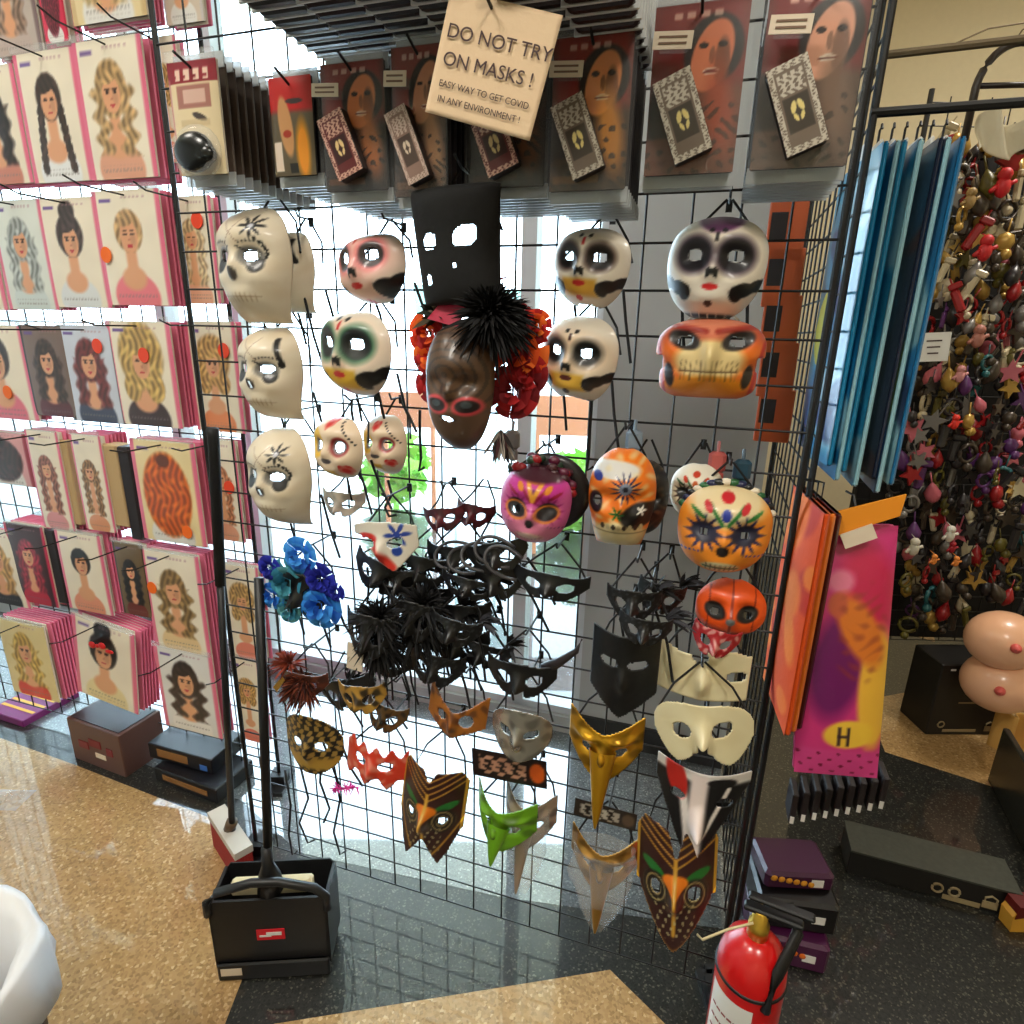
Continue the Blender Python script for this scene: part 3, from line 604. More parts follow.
place_mask((324, 313, 405, 395), .10, 'skull mask with dark green eye rings and yellow mouth panel', lambda W, H: maskmesh(W, H, .065, face_out, catrina(eye=(14, 18, 16), glow=(40, 96, 66), cheek=(224, 176, 50), pink=(240, 200, 170), big=.3), FB, HE), roll=2, yaw=-16, wide=1.2, dangle=3)
place_mask((555, 232, 636, 308), .07, 'skull mask with red lips and yellow mouth panel, right of the top hat', lambda W, H: maskmesh(W, H, .07, face_out, catrina(eye=(24, 18, 18), glow=(70, 50, 46), cheek=(226, 170, 60)), FB, HE, cut_jaw), wide=.98, yaw=-10, roll=5, dangle=2)
place_mask((543, 318, 625, 402), .08, 'skull mask with black eye rings and brown lips, below the red-lipped one', lambda W, H: maskmesh(W, H, .07, face_out, catrina(eye=(14, 14, 14), glow=(110, 100, 90), cheek=(228, 178, 66), lips=(90, 34, 30), dia=(60, 20, 20), pink=(228, 190, 150)), FB, HE, cut_jaw), wide=.98, yaw=-12, roll=5, dangle=2)
place_mask((669, 222, 764, 320), .06, 'white skull mask with red lips and stitched mouth, top of the right column', lambda W, H: maskmesh(W, H, .07, face_out, catrina(eye=(20, 16, 22), glow=(60, 46, 60), cheek=(232, 222, 206), lips=(210, 30, 34), dia=(30, 20, 20), top=(96, 50, 90), big=.31), FB, HE), wide=.98, yaw=-5, roll=3, dangle=2)
# orange skeleton jaw mask
def jawp(x, y):
    c = np.zeros(x.shape+(3,)); c[:] = (230, 110, 24); lay(c, rect(x, y, -2, .28, 2, 3, .12), (190, 84, 52)); lay(c, ell(x, y, 0, .7, .8, .3, e=.2), (206, 120, 90))
    lay(c, ell(x, y, 0, -.02, .62, .38, e=.15), (226, 200, 140)); lay(c, ell(x, y, 0, -.5, .75, .22, e=.2), (242, 150, 30)); lay(c, rect(x, y, -2, -2, 2, -.74, .05), (190, 50, 20))
    for s in (-1, 1):
        lay(c, ell(x, y, s*.48, .35, .30, .17, s*18), (44, 40, 40)); lay(c, ell(x, y, s*.46, .33, .14, .08, s*18), (150, 158, 160)); lay(c, ell(x, y, s*.70, -.3, .09, .22, s*-10), (36, 24, 14)); lay(c, line(x, y, s*.1, .5, s*.85, .62, .05), (150, 40, 26))
        lay(c, line(x, y, s*.95, .3, s*.78, -.7, .035), (200, 50, 24))
    for q in range(12): lay(c, rect(x, y, -.50+.09*q, -.38, -.487+.09*q, -.02, .012), (110, 80, 40))
    lay(c, rect(x, y, -.52, -.215, .52, -.185, .015), (80, 56, 30)); return c
def cutj(x, y): return ~((np.abs(x) > .86) & (y < .02) & (y > -.2))
o, *_ = place_mask((658, 320, 760, 397), .08, 'orange and bone skeleton mask with bared teeth, second in the right column', lambda W, H: maskmesh(W, H, .075, lambda t: np.where(t > .15, np.sqrt(np.clip(1-((t-.15)/.85)**3, 0, 1)), np.where(t > -.3, .86+.14*np.cos((t-.15)*3.4)**2, .80+.10*np.cos((t+.5)*2.8))*np.where(t < -.7, np.sqrt(np.clip(1-((-.7-t)/.31)**2*.55, 0, 1)), 1)), jawp, [(0, .1, .14, .3, .02), (0, -.25, .5, .25, .014), (-.48, .35, .25, .16, -.018), (.48, .35, .25, .16, -.018), (-.5, .6, .4, .1, .008), (.5, .6, .4, .1, .008)], [(-.46, .33, .12, .06, 18), (.46, .33, .12, .06, -18)], cutj), yaw=0, straps_color=WELAS)
# sugar skulls
def sugar(b1, b2, eye, ring, accents, petal=None):
    def p(x, y):
        c = np.zeros(x.shape+(3,)); c[:] = b1; lay(c, ell(x, y, 0, .75, .8, .5, e=.2), b2)
        for s in (-1, 1):
            lay(c, flower(x, y, s*.42, .08, .42, 12), ring); lay(c, ell(x, y, s*.42, .08, .28, .22, s*12), eye)
            lay(c, line(x, y, s*.06, .3, s*.34, .7, .04), accents[1]); lay(c, ell(x, y, s*.38, .66, .08, .13, s*-30), accents[0]); lay(c, ell(x, y, s*.58, .5, .2, .05, s*35), accents[1])
            for q in range(5): lay(c, ell(x, y, s*(.5+.09*q), -.34-.02*q, .03, .03), accents[2])
        lay(c, ell(x, y, 0, .52, .1, .14), accents[2]); lay(c, ell(x, y, 0, .86, .14, .1), accents[0])
        lay(c, ell(x, y, 0, -.28, .13, .13), (16, 14, 16)); lay(c, ell(x, y, 0, -.72, .42, .17, e=.1), (226, 206, 160)); lay(c, line(x, y, -.36, -.72, .36, -.72, .025), accents[1])
        for q in range(7): lay(c, rect(x, y, -.31+.1*q, -.84, -.29+.1*q, -.6, .01), (60, 50, 40))
        return c
    return p
def mag(x, y):
    c = sugar((214, 96, 160), (200, 50, 150), (26, 16, 22), (170, 30, 120), [(230, 140, 40), (160, 20, 60), (120, 40, 110)])(x, y)
    lay(c, ell(x, y, 0, -.55, .75, .5, e=.3), (226, 140, 160), .7)
    for s in (-1, 1): lay(c, np.clip(ell(x, y, s*.42, .0, .34, .24, s*10)-ell(x, y, s*.42, .0, .27, .18, s*10), 0, 1), (220, 130, 40)); lay(c, ell(x, y, s*.42, 0, .26, .17, s*10), (20, 14, 18)); lay(c, line(x, y, 0, .35, s*.2, .85, .06), (232, 160, 50))
    lay(c, ell(x, y, 0, -.3, .1, .13), (24, 16, 22)); lay(c, ell(x, y, 0, -.68, .3, .09), (236, 200, 190)); lay(c, ell(x, y, -.0, 1.0, .9, .2, e=.2), (60, 10, 30)); return c
o, P, W, H = place_mask((500, 462, 574, 543), .12, 'magenta sugar skull mask with yellow-ringed eyes, below the red roses', lambda W, H: maskmesh(W, H, .07, face_out, mag, FB, [(-.42, .0, .1, .07, 0)]), wide=.95, yaw=6, roll=6)
b = MB()
for q in range(30):
    a = rng.uniform(-.9, 1.1); b.color([(150, 20, 30), (60, 14, 24), (30, 60, 40), (90, 20, 50)][q % 4]); b.ball((W*.5*math.sin(a)*1.05, -.01+rng.uniform(-.01, .02), H*.5*math.cos(a)*1.02+rng.uniform(-.01, .012)), .011, 8, (1, .7, .8))
b.build('berry_garland', PAINT, o, True)
b = MB().color((22, 18, 22)); b.lathe([(W*.40, 0), (W*.5, -.001), (W*.58, -.006), (W*.585, -.002), (W*.5, .004), (W*.4, .005)], 28, sy=1); h_ = b.build('dark_rim', PAINT, o, True); h_.rotation_euler = (math.radians(96), 0, 0); h_.location = (.018, .015, .018)
def orfl(x, y):
    c = np.zeros(x.shape+(3,)); c[:] = (238, 120, 20); lay(c, ell(x, y, 0, -1, .8, .5, e=.1), (226, 204, 150)); lay(c, ell(x, y, -.3, 1.0, .8, .25), (220, 216, 210)); lay(c, np.clip(nz(x, y, 7, 2), 0, 1), (232, 214, 170), .7)
    lay(c, flower(x, y, .1, .5, .45, 14), (24, 24, 70)); lay(c, ell(x, y, .1, .5, .18, .18), (120, 130, 150)); lay(c, ell(x, y, .1, .5, .08, .08), (20, 22, 40)); lay(c, ell(x, y, -.75, .0, .2, .32), (16, 16, 24)); lay(c, ell(x, y, -.72, .78, .14, .14), (36, 50, 140))
    lay(c, ell(x, y, .6, -.3, .62, .38, 10, .1), (18, 14, 14)); lay(c, flower(x, y, -.1, -.26, .22, 6), (30, 110, 40)); lay(c, flower(x, y, .6, -.15, .16, 5), (230, 226, 216)); lay(c, rect(x, y, -1, -.9, 1, -.86, .02), (150, 130, 90))
    for q in range(8): lay(c, ell(x, y, -.5+.16*q, -.68, .06, .1), (206, 186, 140) if q % 2 else (60, 44, 30))
    return c
place_mask((589, 446, 655, 545), .10, 'orange sugar skull mask with large dark blue flower on its brow', lambda W, H: maskmesh(W, H, .07, skull_out, orfl, FB, [(-.72, .05, .1, .13, 0)]), wide=.98, yaw=6)
place_mask((618, 458, 668, 535), .05, 'black mask tucked behind the orange skull with the blue flower', lambda W, H: maskmesh(W, H, .05, face_out, lambda x, y: (lambda c: (lay(c, np.clip(nz(x, y, 8, 1), 0, 1), (70, 56, 40)), c)[1])(np.zeros(x.shape+(3,))+np.array((22., 20, 20))), FB, []))
def orsug(x, y):
    c = sugar((238, 140, 34), (228, 206, 160), (16, 16, 46), (20, 22, 80), [(196, 30, 40), (40, 120, 50), (30, 50, 150)])(x, y); return c
o, P, W, H = place_mask((678, 482, 768, 573), .11, 'orange and cream sugar skull mask with dark blue eyes, right column', lambda W, H: maskmesh(W, H, .065, face_out, orsug, FB, [(-.42, .08, .07, .05, 0), (.42, .08, .07, .05, 0)]), wide=.97, yaw=0)
b = MB()
for q in range(16):
    a = -1.1+q*.15; b.color([(26, 90, 44), (22, 26, 70), (20, 20, 20), (228, 214, 190)][q % 4]); b.ball((W*.5*math.sin(a), -.006, H*.5*math.cos(a)+.003), .010, 8, (1.2, .7, .7))
b.build('painted_band', PAINT, o, True)
place_mask((672, 462, 722, 520), .05, 'cream and green sugar skull mask behind the orange and cream one', lambda W, H: maskmesh(W, H, .05, face_out, sugar((226, 210, 180), (230, 220, 200), (20, 20, 20), (60, 30, 20), [(190, 50, 20), (40, 90, 50), (200, 90, 30)]), FB, []), yaw=-5)
# hearts skull and its twin
def hearts(x, y):
    c = np.zeros(x.shape+(3,)); c[:] = (228, 204, 176); lay(c, rect(x, y, -1.2, -.95, .2, -.62, .06), (226, 176, 40)); lay(c, ell(x, y, -.45, .2, .36, .44), (224, 176, 40))
    for s in (-1, 1): lay(c, ell(x, y, s*.42, .15, .27, .3), (150, 40, 40) if s > 0 else (226, 180, 50)); lay(c, ell(x, y, s*.42, .15, .2, .22), (120, 116, 116)); 
    lay(c, heart(x, y, .55, -.55, .17), (205, 34, 30)); lay(c, heart(x, y, 0, .85, .17), (205, 34, 30)); lay(c, heart(x, y, -.8, -.45, .13), (205, 34, 30)); lay(c, ell(x, y, 0, -.3, .2, .09), (90, 84, 90))
    for q in range(9): lay(c, ell(x, y, .3+.07*q, .95-.09*q, .035, .035), (30, 24, 24))
    return c
mkh = lambda W, H: maskmesh(W, H, .055, face_out, hearts, FB, [(-.42, .15, .1, .12, 0), (.42, .15, .12, .14, 0)])
place_mask((366, 414, 416, 474), .05, 'cream mask with red hearts, behind its yellow-mouthed twin', mkh, yaw=-6)
place_mask((315, 416, 378, 478), .12, 'cream mask with red hearts and yellow mouth, front of the pair', mkh, yaw=-12, dangle=3)
# tall black hat-shaped mask
def blackp(x, y): 
    c = np.zeros(x.shape+(3,)); c[:] = (7, 7, 8); lay(c, np.clip(nz(x, y, 6, 1), 0, 1), (18, 18, 20), .6); return c
o, P, W, H = place_mask((420, 194, 504, 302), .18, 'tall black cylindrical mask with two cut-out eyes, above the rose mask', lambda W, H: maskmesh(W, H, .05, lambda t: .94+.06*t+0*t, blackp, (), [(-.5, .12, .17, .14, 20), (.32, .18, .26, .17, 22), (-.6, -.62, .06, .1, 0), (.05, -.35, .03, .03, 0)], capz=.15), wide=1.12, roll=-3, pitch=4, name='top_hat_mask', m=MATTE)
# big brown mask with roses
def brownp(x, y):
    c = np.zeros(x.shape+(3,)); c[:] = (84, 58, 36); lay(c, (np.sin(np.hypot(x+.15, (y-.35)*1.2)*26) > .45)*1., (48, 34, 24), .75); lay(c, rect(x, y, -2, -9, 2, -.52, .1), (96, 72, 54))
    for s in (-1, 1): lay(c, ell(x, y, s*.42+.05, -.42, .38, .26, s*6), (196, 64, 70)); lay(c, ell(x, y, s*.42+.05, -.42, .29, .17, s*6), (30, 22, 24)); lay(c, ell(x, y, s*.42+.05, -.38, .14, .09), (70, 80, 84))
    lay(c, ell(x, y, -.22, .02, .06, .12), (50, 20, 14)); lay(c, ell(x, y, 0, -.8, .2, .06), (40, 26, 20)); return c
o, P, W, H = place_mask((428, 322, 502, 450), .17, 'brown wood-grained face mask with pink glasses, flanked by red roses', lambda W, H: maskmesh(W, H, .07, face_out, brownp, FB, [(-.05, -.78, .16, .07, -12)], capz=.5), name='rose_mask', wide=.97, roll=2, strap=True, hookup=.06)
def rose(b, c, r, cols, seed=0, axis=(0, -1, 0), n=4):
    rr = random.Random(seed); ax = Vector(axis).normalized(); u = ax.orthogonal().normalized(); v = ax.cross(u)
    for ring in range(n):
        k = 3+ring*2; R = r*(ring+.6)/n
        for j in range(k):
            q = 2*math.pi*(j+rr.random()*.4)/k+ring; b.color(cols[rr.randrange(len(cols))]); vs = []; w = R*1.5/k*2.6
            for i2 in range(4):
                for j2 in range(4):
                    aa = (j2/3-.5)*1.7*3.6/k; up = i2/3
                    rad = R*(.35+.75*up)+.1*R*math.sin(up*3); hgt = r*(.75-.16*ring)*up*(1-.35*abs(j2/3-.5)*2)-ring*.08*r+.12*r*(up > .9)*-1
                    vs.append(Vector(c)+u*rad*math.cos(q+aa)+v*rad*math.sin(q+aa)+ax*hgt)
            b.add(vs, [(i2*4+j2, i2*4+j2+1, i2*4+4+j2+1, i2*4+4+j2) for i2 in range(3) for j2 in range(3)])
def rosepart(o, c, r, cols, seed, name='rose', axis=(0, -1, 0), n=4):
    b = MB(); rose(b, (0, 0, 0), r, cols, seed, axis, n); q = b.build(name, MATTE, o, True); q.location = c; return q
REDS = [(220, 50, 14), (235, 84, 20), (180, 18, 16), (150, 10, 20), (240, 110, 30)]; DRED = [(150, 12, 22), (180, 20, 24), (120, 8, 20)]
k = zc(P)/FPX
for (dx, dz, r, cols) in ((-44, 42, 20, REDS), (-42, 20, 17, REDS), (-38, -8, 18, DRED), (52, 30, 26, REDS), (48, -8, 24, DRED), (68, 56, 13, REDS), (44, 52, 22, REDS), (62, 10, 18, DRED)):
    rosepart(o, (dx*k, .01, dz*k+.01), r*k*1.15, cols, int(dx))
def tuft(o, c, n, L, cols, name='feathers', spread=1.0, dirn=(0, 0, 1), seed=0, w=.006, m=None, droop=.3, prt=True):
    rr = random.Random(seed); b = MB(); d0 = Vector(dirn).normalized()
    for q in range(n):
        d = (d0 + Vector((rr.uniform(-1, 1), rr.uniform(-.8, .3), rr.uniform(-1, 1)))*spread).normalized(); l = L*rr.uniform(.6, 1.1); s = d.orthogonal().normalized()
        s = (s*rr.uniform(-1, 1)+d.cross(s)*rr.uniform(-1, 1)).normalized(); b.color(cols[rr.randrange(len(cols))]); vs = []
        for i2 in range(6):
            t = i2/5; p = d*l*t - Z*droop*l*t*t; ww = w*math.sin(math.pi*min(1, t*.85+.12)); vs += [p-s*ww, p+s*ww]
        b.add(vs, [(2*i2, 2*i2+1, 2*i2+3, 2*i2+2) for i2 in range(5)])
    q = b.build(name, m or MATTE, o); q.location = c; return q
tuft(o, (26*k, -.015, 66*k), 1100, 46*k, [(10, 10, 12), (18, 16, 18), (8, 8, 8)], 'black_feather_plume', 1.4, (.3, -.1, .3), 3, .0035)
tuft(o, (-28*k, .0, 64*k), 70, 26*k, [(20, 20, 20), (96, 84, 66), (30, 40, 30)], 'dark_feather_tuft', 1.4, (-.3, 0, .6), 4, .005)
b = MB().color((176, 22, 60)); b.add([(-34*k, -.03, 62*k), (-2*k, -.035, 56*k), (14*k, -.02, 92*k), (44*k, -.01, 104*k), (-10*k, -.02, 92*k)], [(0, 1, 2, 4), (2, 3, 4)]); q = b.build('crimson_ribbon', PAINT, o); q.modifiers.new('t', 'SOLIDIFY').thickness = .002
tuft(o, (40*k, 0, -40*k), 60, 34*k, [(24, 14, 14), (60, 20, 20), (150, 140, 130)], 'hanging_trim', .5, (0, 0, -1), 8, .004, droop=0)
# ---- half masks
def half_out(x, y, nose=.45, horn=False):
    X = np.abs(x); top = .42+.10*np.cos(X*3)+.22*X**3; bot = -.30-.10*np.sin(X*4)+.33*X**2+.0
    bot = np.where(X < .16, -.18+.0*X, bot)
    return (y < top) & (y > bot) & (X < .985)
def halfmesh(W, H, paint, D=.035, nose=.02, keep=half_out, holes=None, n=64, ext=.62, bumps=()):
    ny = int(n*ext*1.0); X, Y = np.meshgrid(np.linspace(-1, 1, n), np.linspace(-ext, ext, ny)); k = keep(X, Y)
    for (cx, cy, rx, ry, an) in (holes if holes is not None else [(-.42, .08, .2, .12, -12), (.42, .08, .2, .12, 12)]):
        ca, sa = math.cos(math.radians(an)), math.sin(math.radians(an)); u = ((X-cx)*ca+(Y-cy)*sa)/rx; v = (-(X-cx)*sa+(Y-cy)*ca)/ry; k &= (u*u+v*v > 1)
    dep = D*np.cos(X*1.35)+nose*np.exp(-((X/.14)**2+((Y+.12)/.25)**2))
    for (cx, cy, rx, ry, amp) in bumps: dep = dep+amp*np.exp(-(((X-cx)/rx)**2+((Y-cy)/ry)**2))
    mb = MB(); sheetmesh(mb, X*W/2, dep, Y/ext*H/2, paint(X, Y), k); return mb
def solidp(col, dark=None, f=6, op=.6, sd=0):
    def p(x, y):
        c = np.zeros(x.shape+(3,)); c[:] = col
        if dark: lay(c, np.clip(nz(x, y, f, sd)*1.5, 0, 1), dark, op)
        return c
    return p
BK = solidp((7, 7, 8), (22, 22, 25), 8, .5)
hm = lambda p, **kw: (lambda W, H: halfmesh(W, H, p, **kw))
place_mask((512, 562, 592, 602), .10, 'plain black eye mask hanging alone below the magenta skull', hm(BK), name='eye_mask', roll=4, m=PAINT)
o, P, W, H = place_mask((486, 648, 560, 700), .12, 'black eye mask with one long upward horn, above the silver mask', hm(BK), name='eye_mask')
b = MB(); b.tube([(W*.30, 0, H*.2), (W*.5, -.01, H*.45), (W*.72, -.01, H*.75), (W*.78, -.01, H*1.0)], .013, 10, .002); b.build('horn', mat('dark_horn', (38, 30, 32), .4), o, True)
# black Venetian cluster
RR = random.Random(5)
def laceP(x, y):
    c = np.zeros(x.shape+(3,)); c[:] = (6, 6, 7); lay(c, ((np.sin(x*23+2*np.sin(y*9))*np.sin(y*21)) > .55)*1., (70, 72, 78), .6); return c
clus = [
 ((346, 598, 402, 668), .16, 'leftmost of the black feathered masks, a cream tag at its left edge', 1), ((388, 586, 446, 650), .12, 'black feathered mask just right of the cream tag', 1),
 ((440, 568, 504, 600), .09, 'upper black lace eye mask of the middle cluster', 0), ((428, 606, 486, 648), .14, 'black lace eye mask in the middle of the cluster', 0),
 ((408, 640, 470, 690), .10, 'lowest black eye mask left of the horned one', 0), ((452, 630, 516, 668), .07, 'black eye mask behind the horned one', 0),
 ((378, 560, 432, 600), .08, 'black eye mask at the top of the feathered cluster', 0), ((606, 578, 662, 622), .12, 'black lace eye mask left of the pumpkin mask', 0),
 ((636, 572, 684, 616), .08, 'black eye mask tucked beside the pumpkin mask', 0), ((618, 606, 672, 646), .15, 'glossy black eye mask over the square black mask', 0)]
for bx, of, lb, fe in clus:
    o, P, W, H = place_mask(bx, of, lb, hm(laceP), name='eye_mask', roll=RR.uniform(-10, 10), dangle=2)
    if fe:
        tuft(o, (W*.1, .0, H*.2), 260, .075, [(9, 9, 10), (16, 16, 18), (34, 34, 38)], 'feathers', 1.1, (.1, 0, .6), 12+len(lb), .0032)
        tuft(o, (0, .01, -H*.1), 260, .075, [(9, 9, 10), (14, 14, 16)], 'feathers', 1.2, (.3, 0, -.2), 17+len(lb), .0032)
    else: tuft(o, (W*.35, .01, H*.25), 16, .06, [(12, 12, 14), (52, 52, 58)], 'feathers', .7, (.6, 0, .6), 5+len(lb), .004)
P = onW(355, 657, .175); b = MB(); b.bbox((0, 0, 0), (.038, .002, .062), .0008); o = b.build('paper_tag', WHS); o.location = P; o.rotation_euler = rotW(roll=6); tag(o, 'blank cream paper tag on the leftmost black feathered mask', 'tag')
for i in range(12):
    x = 352+(i*37) % 150; y = 690-((i*53) % 120)*.9-(x-352)*.35
    o, P, W, H = place_mask((x-34, y-24, x+34, y+24), .04+.012*(i % 5), 'matte black eye mask crowded behind the feathered masks', hm(BK), name='eye_mask', roll=(i*31) % 40-20, dangle=3 if i % 2 else 2, hk=i % 3 == 0)
    o['group'] = 'black masks crowded in the middle cluster'
    if i % 3 == 0: tuft(o, (0, .0, H*.1), 160, .06, [(9, 9, 10), (22, 22, 24)], 'feathers', .8, (.8, 0, .5), i, .0035)
# curled dark bands above the cluster
for i, (x, y) in enumerate(((448, 556), (462, 560), (476, 556), (490, 550), (500, 560))):
    P = onW(x, y, .09+.012*i); b = MB(); pts = [(.05*math.cos(a)+.02, -.008*math.sin(a*2), .028*math.sin(a)) for a in np.linspace(.4+.2*i, 5.2, 20)]
    b.tube(pts, .0035, 6); o = b.build('elastic_band', mat('dark_grey_elastic', (66, 64, 66), .4), None, True); o.location = P; o.rotation_euler = rotW(roll=-15+9*i); tag(o, 'looped dark grey band above the black masks', 'band', 'looped grey bands')
b = MB(); P = onW(462, 508, .09)
mk = hm(solidp((60, 14, 22), (110, 24, 36)))
place_mask((424, 500, 470, 534), .07, 'dark red eye mask with thin rim, left of the magenta skull', mk, name='eye_mask', roll=-10); place_mask((456, 496, 498, 530), .05, 'maroon eye mask directly beside the magenta skull', mk, name='eye_mask', roll=6)
# square black mask with pointed bottom
place_mask((592, 618, 658, 712), .11, 'flat-topped black mask with pointed chin and slit eyes', lambda W, H: halfmesh(W, H, BK, .05, .01, lambda x, y: (y > -1.1+.55*np.abs(x)) & (y < 1.1), [(-.42, .35, .26, .1, 0), (.42, .35, .26, .1, 0)], 56, 1.15), name='pointed_mask', m=PAINT)
# pumpkin mask and red glasses card
def pumpk(x, y):
    c = np.zeros(x.shape+(3,)); c[:] = (232, 84, 16); lay(c, (np.abs(np.sin(x*5)) < .12)*1., (150, 40, 10))
    for s in (-1, 1): lay(c, ell(x, y, s*.45, .05, .3, .24, s*20), (14, 10, 10))
    lay(c, ell(x, y, 0, -.15, .13, .13), (120, 130, 130)); lay(c, rect(x, y, -.6, -1.2, .6, -.62, .1), (150, 30, 24)); return c
place_mask((697, 575, 763, 634), .09, 'orange pumpkin mask with black eyes below the sugar skull', lambda W, H: maskmesh(W, H, .05, dome_out, pumpk, FB[:3], [(.45, .02, .09, .07, 0), (-.45, .02, .09, .07, 0)]), name='pumpkin_mask')
place_mask((690, 616, 738, 658), .12, 'small crumpled red and white patterned mask above the cream masks', hm(solidp((170, 26, 34), (226, 180, 170), 9, .8)), name='eye_mask', roll=10)
# cream masks
CRM = solidp((234, 220, 178), (222, 204, 156), 3, .4)
place_mask((658, 632, 748, 700), .09, 'folded cream mask behind the plain cream half mask', hm(CRM, keep=lambda x, y: (np.abs(x) < .99) & (y < .45+.08*np.sin(x*4)) & (y > -.5), holes=[(-.1, .35, .16, .1, 0), (.7, .0, .2, .08, 0)]), name='half_mask')
def phantom(x, y): 
    X = np.abs(x); top = .55*np.sqrt(np.clip(1-(X*.98)**3, 0, 1)); bot = np.where(X < .10, -.1+0*X, -.58*np.sin(np.clip((X-.1)/.9*2.6+.35, 0, 3.14))**.8)
    return (y < top) & (y > bot)
place_mask((656, 682, 750, 756), .16, 'plain cream half mask with almond eye holes, right column', hm(CRM, keep=phantom, nose=.03, D=.05, n=96, holes=[(-.42, .02, .18, .13, 10), (.38, .1, .2, .13, 14)]), name='half_mask', roll=-7, m=mat('cream_gloss', rough=.3, attr=True, coat=.5))
# black and white jester mask
def jester(x, y):
    c = np.zeros(x.shape+(3,)); c[:] = (16, 14, 16); lay(c, rect(x, y, -2, .9, 2, 3, .05), (214, 206, 200)); lay(c, rect(x, y, -.25+0*x, -2, .12, 1.1, .05), (232, 214, 208)); lay(c, line(x, y, -.5, 1.2, -.1, -1, .09), (232, 222, 216)); lay(c, line(x, y, .55, .8, .05, -.6, .05), (226, 216, 208)); lay(c, ell(x, y, -.55, .85, .22, .5, 15), (186, 34, 24)); lay(c, ell(x, y, .4, .95, .3, .12), (16, 14, 16)); return c
place_mask((655, 742, 742, 858), .13, 'black and white long-nosed mask with a red patch, below the cream mask', lambda W, H: halfmesh(W, H, jester, .05, .05, lambda x, y: (y > -1.25+2.1*np.abs(x)**1.0-.3*(x < 0)) & (y < 1.15), [(-.5, .45, .14, .1, 0), (.5, .45, .16, .1, 0)], 64, 1.3), name='long_nosed_mask')
# patterned pointed masks
def egypt(gold=(190, 140, 40), sd=0):
    def p(x, y):
        c = np.zeros(x.shape+(3,)); c[:] = (52, 20, 18); v = y-.55*np.abs(x)
        for q in range(5): lay(c, np.clip(1-np.abs(v-.35-.16*q)*26, 0, 1), gold if q % 2 == 0 else (206, 150, 60))
        for s in (-1, 1):
            lay(c, ell(x, y, s*.55, .25, .3, .1, s*18), (30, 110, 40)); lay(c, ell(x, y, s*.48, -.12, .34, .3), (24, 18, 16)); lay(c, np.clip(np.sin(np.hypot(x-s*.48, y+.12)*60), 0, 1)*ell(x, y, s*.48, -.12, .32, .28), (150, 130, 80)); lay(c, ell(x, y, s*.48, -.1, .12, .1), (8, 8, 8))
        lay(c, ell(x, y, 0, .12, .32, .14), (226, 120, 20)); lay(c, line(x, y, 0, .5, 0, -.9, .05), gold); lay(c, (np.sin(x*30+y*8)*np.sin(y*26) > .6)*rect(x, y, -.5, -1, .5, -.3), (180, 170, 120), .8)
        e = edgem(x, y); lay(c, e, gold); return c
    return p
def pt_keep(x, y): X = np.abs(x); return (y < 1.02+.16*X-.5*np.clip(1-X/.2, 0, 1)-3*np.clip(X-.78, 0, 1)**1.5) & (y > np.where(X < .9, -1.25+1.15*X**1.4, -.2))
def edgem(x, y): X = np.abs(x); return np.clip(1-np.abs(y-(-1.25+1.15*X**1.4))*12, 0, 1)+(X > .93)*1.
def owl_keep(x, y): X = np.abs(x); return (y < 1.1) & (y > -.72-.35*(X > .5)*(X-.5)*3*(X < .85)+(X > .8)*(X-.8)*3) 
place_mask((638, 792, 714, 948), .15, 'black, green and gold patterned mask tapering to a long point', lambda W, H: halfmesh(W, H, egypt(), .05, .04, pt_keep, [(.48, -.1, .15, .12, 0), (-.48, -.1, .12, .12, 0)], 72, 1.4), name='patterned_mask', roll=-4, pitch=-8)
place_mask((402, 738, 470, 856), .13, 'brown and gold striped owl-like mask with two points, left of the green beak', lambda W, H: halfmesh(W, H, egypt((200, 150, 50)), .06, .035, lambda x, y: (y < 1.12-.3*np.clip(1-np.abs(x)/.2, 0, 1)-3*np.clip(np.abs(x)-.8, 0, 1)**1.5) & (y > -1.3+.62*np.clip(1-np.abs(np.abs(x)-.5)*2.2, 0, 1)*-1+.62+.9*np.clip(np.abs(x)-.72, 0, 1)), [(-.5, -.1, .1, .08, 0), (.5, -.1, .1, .08, 0)], 64, 1.35), name='patterned_mask', roll=6, pitch=-4)
place_mask((428, 682, 490, 738), .10, 'amber and gold cat-shaped mask above the striped one', hm(solidp((168, 100, 30), (90, 46, 16), 8, .8), keep=lambda x, y: (y < .2+.5*np.abs(x)**1.5) & (y > -.5+.3*np.abs(x)), holes=[(-.42, .0, .16, .1, 0), (.42, .0, .2, .14, 0)]), name='cat_mask', roll=8)
def goldlace(x, y): 
    c = np.zeros(x.shape+(3,)); c[:] = (24, 20, 16); lay(c, ((np.sin(x*21+2*np.sin(y*11))*np.sin(y*25)) > .1)*1., (170, 134, 62), .9); lay(c, rect(x, y, -1, -.6, 1, -.3, .05), (170, 130, 50)); return c
place_mask((284, 702, 350, 770), .14, 'black mask covered in gold filigree, lower left corner of the display', hm(goldlace, ext=.75, keep=lambda x, y: (x*x*.9+(y/.75)**2 < .98), holes=[(-.4, .0, .16, .1, 0), (.4, 0, .16, .1, 0)]), name='filigree_mask', dangle=3)
place_mask((338, 672, 394, 716), .12, 'gold and black filigree mask beside the brown feathered one', hm(solidp((176, 132, 50), (30, 22, 14), 7, .9)), name='filigree_mask', roll=-8)
place_mask((366, 690, 412, 734), .09, 'smaller dark gold mask behind the red folded mask', hm(solidp((96, 70, 30), (20, 16, 12), 9, .9)), name='filigree_mask', roll=12)
